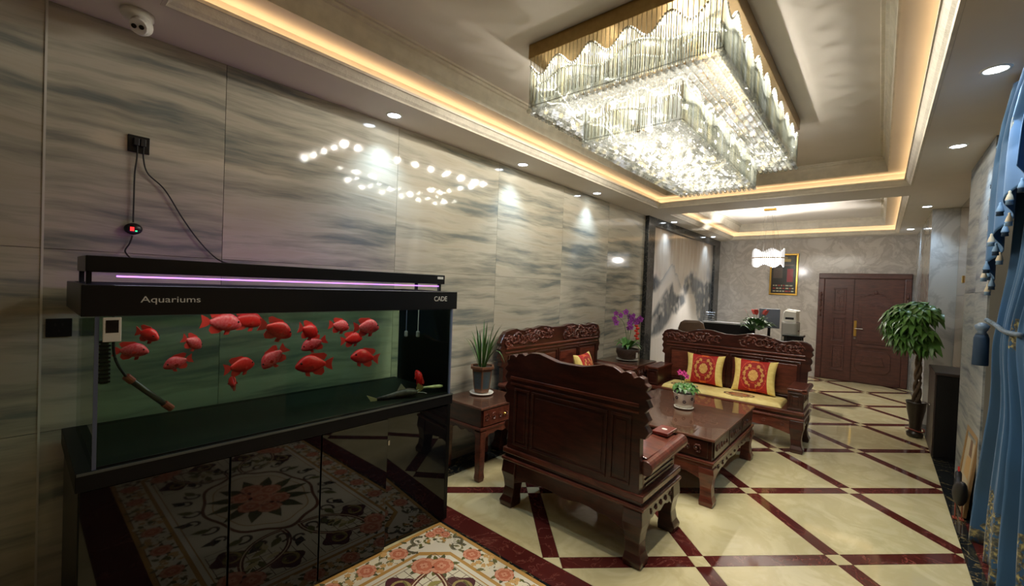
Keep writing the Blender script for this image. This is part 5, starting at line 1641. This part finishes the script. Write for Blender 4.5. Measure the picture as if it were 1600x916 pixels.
# ================================================================== OFFICE CORNER
dk = thing('office_desk', 'black office desk with raised front panel behind the sofa', 'desk', (1.15, 7.75, 0))
b = MB(); b.box(-.50, -.02, .0, .28, .02, 1.12); b.build('front_panel', M['black_panel'], dk, bevel=.004)
b = MB(); b.box(-.53, -.48, .845, .60, -.025, .880); b.build('desk_ledge', M['black_gloss'], dk, bevel=.004)
b = MB(); b.box(-.50, -.30, 0, -.46, -.025, .844); b.build('side_panel', M['black_panel'], dk); b = MB(); b.box(.51, -.30, 0, .55, -.025, .844); b.build('side_panel', M['black_panel'], dk)
b = MB(); b.box(-.50, .025, .72, .55, .70, .75); b.build('desk_top', M['black_gloss'], dk, bevel=.003)
b = MB(); b.box(-.52, -.03, 1.121, .30, .16, 1.148); b.build('counter_top', pbr('pale_counter', S(190, 188, 186), .25), dk, bevel=.004)
for x in (-.49, .52):
    b = MB(); b.box(x, .4, 0, x + .03, .68, .719); b.build('leg_panel', M['black_panel'], dk)
mn = thing('computer_monitor', 'grey backed computer monitor on the office desk beside the white printer', 'monitor', (1.56, 8.12, .751))
b = MB(); b.lathe([(.10, 0), (.10, .01), (.02, .014)], seg=20); b.build('base', M['black_panel'], mn)
b = MB(); b.box(-.02, -.01, .012, .02, .012, .45); b.build('stand', M['black_panel'], mn)
b = MB(); b.box(-.15, -.035, .34, .15, -.012, .655); sc_ = b.build('casing', pbr('blue_grey_casing', S(96, 104, 118), .4), mn, bevel=.006)
b = MB(); b.box(-.14, -.0115, .35, .14, -.010, .645); b.build('screen', M['black_gloss'], sc_)
fc_ = thing('filing_cabinet', 'grey white filing cabinet under the printer', 'cabinet', (1.81, 8.50, 0))
b = MB(); b.box(-.10, -.22, 0, .10, .22, 1.20); b.build('body', pbr('grey_white_metal', S(166, 164, 156), .4), fc_, bevel=.004)
for k in range(4):
    b = MB(); b.box(.1005, -.20, .04 + k * .287, .108, .20, .32 + k * .287); d_ = b.build('drawer', pbr('grey_drawer', S(172, 170, 162), .4), fc_, bevel=.003)
    b = MB(); b.box(.108, -.05, .18 + k * .287, .116, .05, .20 + k * .287); b.build('handle', M['silver'], d_)
    b = MB(); b.box(-.085, -.228, .04 + k * .287, .085, -.2205, .32 + k * .287); b.build('drawer', pbr('grey_drawer', S(172, 170, 162), .4), fc_, bevel=.003)
pn_ = thing('printer', 'small white printer on the filing cabinet', 'printer', (1.81, 8.50, 1.201))
b = MB(); b.prism([(-.095, 0), (.095, 0), (.09, .17), (-.065, .19), (-.09, .15)], 'y', -.17, .17); b.build('body', M['white_plastic'], pn_, bevel=.012)
b = MB(); b.prism([(-.065, .1905), (.09, .172), (.115, .185), (-.05, .205)], 'y', -.14, .14); b.build('paper_tray', M['white_plastic'], pn_)
b = MB(); b.box(-.06, -.173, .04, .06, -.1705, .075); b.build('slot', M['black_panel'], pn_)
stl = thing('plant_stand', 'small black square stand with glass top behind the sofa by the door', 'stand', (1.935, 7.90, 0))
b = MB(); b.box(-.135, -.135, 1.0, .135, .135, 1.025); b.build('top', M['black_panel'], stl, bevel=.004)
b = MB(); b.box(-.13, -.13, 1.0255, .13, .13, 1.032); b.build('glass_top', M['glass_table'], stl)
for sx in (-1, 1):
    for sy in (-1, 1):
        b = MB(); b.box(sx * .10 - .015, sy * .10 - .015, 0, sx * .10 + .015, sy * .10 + .015, .999); b.build('leg', M['black_panel'], stl)
b = MB(); b.box(-.10, -.10, .86, .10, .10, .999); b.build('apron', M['black_panel'], stl)
oc = thing('office_chair', 'brown leather office chair whose rounded back rises over the sofa', 'office chair', (.66, 7.08, 0), .3)
BR = pbr('brown_leather', S(96, 74, 56), .45, var=.15)
b = MB(); b.loft([[(rx * cos(t), .03 * sin(t) - .05 * (z - .6) ** 2, z) for t in [2 * pi * k / 16 for k in range(16)]] for z, rx in ((.55, .16), (.62, .2), (.85, .21), (1.05, .20), (1.14, .17), (1.18, .11))]); b.build('backrest', BR, oc, smooth=True)
b = MB(); b.box(-.23, -.44, .44, .23, .02, .52); b.build('seat', BR, oc, bevel=.03)
b = MB(); b.tube([(0, -.2, .06), (0, -.2, .44)], .03, 12); b.build('column', M['black_panel'], oc)
b = MB(); b.tube([(0, -.1, .46), (0, .03, .5), (0, .03, .62)], .02, 8); b.build('back_support', M['black_panel'], oc)
for k in range(5):
    a = k * 2 * pi / 5; b = MB(); b.tube([(0, -.2, .08), (.26 * cos(a), -.2 + .26 * sin(a), .06)], [.022, .014], 8); q = b.build('base_arm', M['black_panel'], oc)
    c = MB(); c.ball((.26 * cos(a), -.2 + .26 * sin(a), .026), .026, seg=10, ring=6); c.build('castor', M['black_panel'], q)
bt = thing('wire_rack', 'small silver wire rack on the pale office counter', 'rack', (.74, 7.81, 1.149))
for k in range(4):
    b = MB(); b.tube([(-.07, -.04, .002), (-.07, -.04, .03 + .04 * k), (.07, -.04, .03 + .04 * k), (.07, -.04, .002)], .004, 6); b.build('wire', M['silver'], bt)
b = MB(); b.tube([(-.07, .05, .004), (-.07, -.04, .004), (.07, -.04, .004), (.07, .05, .004), (-.07, .05, .004)], .004, 6); b.build('foot', M['silver'], bt)

# ================================================================== RIGHT SIDE
cb = thing('black_cabinet', 'narrow black cabinet with brown top against the right wall', 'cabinet', (3.455, 6.55, 0))
b = MB(); b.box(-.052, -.34, .03, .19, .34, .87); bd = b.build('body', M['black_panel'], cb, bevel=.003)
b = MB(); b.box(-.066, -.34, .03, -.0525, -.002, .868); q = b.build('door', pbr('brown_black_veneer', S(58, 48, 44), .35), cb, bevel=.002)
c = MB(); c.ball((-.072, -.03, .5), .008); c.build('knob', M['silver'], q)
b = MB(); b.box(-.066, .002, .03, -.0525, .34, .868); q = b.build('door', pbr('brown_black_veneer', S(58, 48, 44), .35), cb, bevel=.002)
c = MB(); c.ball((-.072, .03, .5), .008); c.build('knob', M['silver'], q)
b = MB(); b.box(-.07, -.36, .871, .195, .36, .90); b.build('top', pbr('dark_brown_top', S(50, 40, 36), .3), cb, bevel=.004)
b = MB(); b.box(-.05, -.335, 0, .185, .335, .029); b.build('plinth', M['black_matte'], cb)
sw = thing('light_switch', 'gold framed light switch on the beige stone pier', 'switch', (3.66, 7.30, 1.90))
b = MB(); frame_bars(b, 0, .001, 0, .001, 0, .001, .0003) if False else b.box(-.010, -.043, -.043, -.0005, .043, .043); b.build('plate', M['gold'], sw, bevel=.003)
for s in (-1, 1):
    b = MB(); b.box(-.014, -.030, .018 * s - .015, -.0105, .030, .018 * s + .015); b.build('rocker', pbr('champagne_plastic', S(214, 190, 140), .3), sw, bevel=.001)

# curtain
def curtain_mat():
    mt, nt, b = newmat('blue_brocade_curtain'); L = nt.links
    tc = N(nt, 'ShaderNodeTexCoord')
    vo = N(nt, 'ShaderNodeTexVoronoi', i_Scale=2.6); vo.inputs['Randomness'].default_value = .8
    no = N(nt, 'ShaderNodeTexNoise', i_Scale=26.0, i_Detail=4.0)
    L.new(tc.outputs['UV'], vo.inputs['Vector']); L.new(tc.outputs['UV'], no.inputs['Vector'])
    sx = N(nt, 'ShaderNodeSeparateXYZ'); L.new(tc.outputs['Object'], sx.inputs[0])
    mr = N(nt, 'ShaderNodeMapRange'); mr.inputs[1].default_value = .25; mr.inputs[2].default_value = .55; mr.inputs[3].default_value = .75; mr.inputs[4].default_value = .24; mr.clamp = True
    L.new(sx.outputs[2], mr.inputs[0])
    lt = N(nt, 'ShaderNodeMath', operation='LESS_THAN'); L.new(vo.outputs['Distance'], lt.inputs[0]); L.new(mr.outputs[0], lt.inputs[1])
    gt = N(nt, 'ShaderNodeMath', operation='GREATER_THAN'); gt.inputs[1].default_value = .44; L.new(no.outputs['Fac'], gt.inputs[0])
    mu_ = N(nt, 'ShaderNodeMath', operation='MULTIPLY'); L.new(lt.outputs[0], mu_.inputs[0]); L.new(gt.outputs[0], mu_.inputs[1])
    n2 = N(nt, 'ShaderNodeTexNoise', i_Scale=40.0); L.new(tc.outputs['UV'], n2.inputs['Vector'])
    rp2 = ramp(nt, [(.4, S(60, 66, 62)), (.55, S(120, 112, 84)), (.66, S(190, 176, 110))]); L.new(n2.outputs['Fac'], rp2.inputs['Fac'])
    mx = N(nt, 'ShaderNodeMixRGB'); mx.inputs[1].default_value = S(40, 86, 124); L.new(mu_.outputs[0], mx.inputs[0]); L.new(rp2.outputs['Color'], mx.inputs[2])
    L.new(mx.outputs[0], b.inputs['Base Color']); b.inputs['Roughness'].default_value = .6; b.inputs['Sheen Weight'].default_value = .3
    return mt
M['curtain'] = curtain_mat()
cu = thing('curtain', 'tied back blue brocade curtain with gold flowers and a tasselled edge', 'curtain', (0, 0, 0))
def edge_far(z):   # far edge of the drape
    return interp([(0, 4.50), (.35, 4.42), (.8, 4.22), (1.2, 4.05), (1.5, 3.96), (1.62, 3.94), (2.0, 3.96), (2.5, 3.92), (2.9, 3.85)], z)
def edge_near(z): return interp([(0, 2.55), (.8, 2.8), (1.5, 3.15), (2.0, 2.9), (2.9, 2.5)], z)
b = MB(); uvs = []
NU, NV = 150, 60
def cf_(u, v_):
    z = .012 + v_ * (ZS - .02)
    y = edge_far(z) + (edge_near(z) - edge_far(z)) * u
    amp = interp([(0, .085), (.8, .07), (1.5, .025), (2.0, .04), (2.9, .05)], z)
    ph = u * 2 * pi * 6.5 + .5 * sin(z * 2)
    x = 3.555 + amp * sin(ph) + .3 * amp * sin(2.3 * ph + 1) - .06 * exp(-((z - 1.45) / .35) ** 2)
    y += .3 * amp * cos(ph)
    zz = z + .02 * sin(ph) * (v_ == 0)
    return (x, y, zz)
b.grid(cf_, NU, NV)
o = b.build('drape', M['curtain'], cu, smooth=True)
uvl = o.data.uv_layers.new(name='UVMap')
for p in o.data.polygons:
    for li, vi in zip(p.loop_indices, p.vertices):
        i, j = vi % (NU + 1), vi // (NU + 1)
        uvl.data[li].uv = (i / NU * 3.0, j / NV * 2.83)
sm = o.modifiers.new('th', 'SOLIDIFY'); sm.thickness = .004
# tail of the swag with tassels
b = MB()
def tail(u, v_):
    z0 = 2.80; zl = 2.80 - 1.05 * (1 - .55 * u)
    z = z0 + (zl - z0) * v_
    y = interp([(0, 3.62), (.15, 3.86), (.35, 4.02), (.6, 4.06), (1, 4.05)], v_) - u * .75
    return (3.45 + .028 * sin(u * 2 * pi * 3.5 + v_ * .6) - .01 * v_, y, z)
b.grid(tail, 70, 40); o = b.build('swag_tail', M['curtain'], cu, smooth=True)
uvl = o.data.uv_layers.new(name='UVMap')
for p in o.data.polygons:
    for li, vi in zip(p.loop_indices, p.vertices):
        i, j = vi % 71, vi // 71
        uvl.data[li].uv = (i / 70 * .8 + 5, j / 40 * 1.1 + 1.6)
sm = o.modifiers.new('th', 'SOLIDIFY'); sm.thickness = .004
TC = pbr('cream_tassel', S(206, 190, 160), .7); TB = pbr('pale_blue_tassel', S(120, 150, 176), .7); TD = pbr('dark_blue_tassel', S(30, 52, 72), .7)
tpos = [tail(0, v_) for v_ in [.08 + .092 * k for k in range(11)]] + [tail(u_, 1) for u_ in [.06 + .085 * k for k in range(11)]]
def tassel(p, mat_, s=1.0):
    q = MB(); q.lathe([(.003, 0), (.008, -.006), (.007, -.016), (.014, -.034), (.021, -.062), (.020, -.066)], seg=10); t_ = q.build('tassel', mat_, cu, smooth=True, loc=(p[0] - .012, p[1] + .006, p[2]))
    q = MB(); q.lathe([(.0215, -.064), (.017, -.070), (.019, -.092)], seg=10); q.build('tassel_skirt', TB if mat_ is TC else TD, t_, smooth=True); t_.scale = (s * .8, s * .8, s * .8)
for k, p in enumerate(tpos): tassel(p, TC if k % 2 == 0 else TB)
# tie back with a big tassel
b = MB(); b.tube(smooth_path([(3.44, 4.00, 1.52), (3.46, 3.9, 1.50), (3.46, 3.6, 1.47), (3.47, 3.3, 1.47)], 6), .013, 10); b.build('tie_band', pbr('blue_gold_braid', S(96, 110, 120), .6, var=.5, scale=60), cu, smooth=True)
b = MB(); b.lathe([(.012, 0), (.036, -.02), (.030, -.045), (.020, -.06), (.030, -.075)], (3.43, 4.06, 1.50), 16); b.build('tie_knob', pbr('silver_blue_knob', S(110, 126, 140), .3), cu, smooth=True)
b = MB(); b.lathe([(.028, -.075), (.036, -.10), (.038, -.27), (.036, -.275)], (3.43, 4.06, 1.50), 20); b.build('tie_tassel', TD, cu, smooth=True)

# things leaning on the wall behind the curtain
lp = thing('framed_painting', 'wooden framed picture leaning on the grey stone wall beside the curtain', 'picture', (3.490, 4.90, .008))
lp.rotation_euler = (0, radians(5), 0)
b = MB(); b.prism([(-.24, 0), (.24, 0), (.24, .62), (.20, .62), (.20, .04), (-.20, .04), (-.20, .62), (-.24, .62)], 'x', -.03, -.01); b.box(-.03, -.20, .58, -.01, .20, .62); b.build('frame', pbr('light_wood_frame', S(150, 118, 78), .45), lp, bevel=.003)
b = MB(); b.box(-.022, -.199, .041, -.014, .199, .579, S(190, 176, 150)); 
b.add([(-.0225, -.12, .25), (-.0225, .10, .25), (-.0225, .08, .40), (-.0225, -.10, .42)][::-1], [(0, 1, 2, 3)], S(196, 156, 96))
b.add([(-.0227, -.10, .42), (-.0227, .02, .42), (-.0227, .04, .54), (-.0227, -.06, .55)][::-1], [(0, 1, 2, 3)], S(110, 76, 56)); b.build('print', M['vc_print'], lp)
bg = thing('toy_bird', 'small black and red bird figure on the floor by the curtain', 'figurine', (3.435, 4.62, 0))
FB = pbr('black_feather', S(26, 24, 26), .6)
b = MB(); b.loft([[(rx * cos(t), y, cz + rz * sin(t)) for t in [-2 * pi * k / 12 for k in range(12)]] for y, rx, rz, cz in ((-.13, .01, .02, .30), (-.09, .03, .06, .26), (-.02, .04, .09, .20), (.05, .038, .08, .19), (.09, .025, .05, .22), (.10, .018, .03, .27), (.115, .02, .03, .31), (.14, .006, .008, .31))]); b.build('body', FB, bg, smooth=True)
b = MB(); b.prism([(.10, .335), (.11, .37), (.12, .35), (.13, .365), (.14, .335)], 'x', -.004, .004); b.build('comb', pbr('red_comb', S(190, 40, 36), .5), bg)
b = MB(); b.ball((0, .08, .14), .02, .03, .03, 8, 5); b.build('breast', M['white_plastic'], bg, smooth=True)
for s in (-1, 1):
    b = MB(); b.tube([(s * .018, .02, .13), (s * .018, .02, .004)], .004, 6); q = b.build('leg', pbr('red_leg', S(150, 70, 50), .5), bg)
    c = MB(); c.box(s * .018 - .012, .0, 0, s * .018 + .012, .05, .006); c.build('foot', pbr('red_foot', S(150, 70, 50), .5), q)
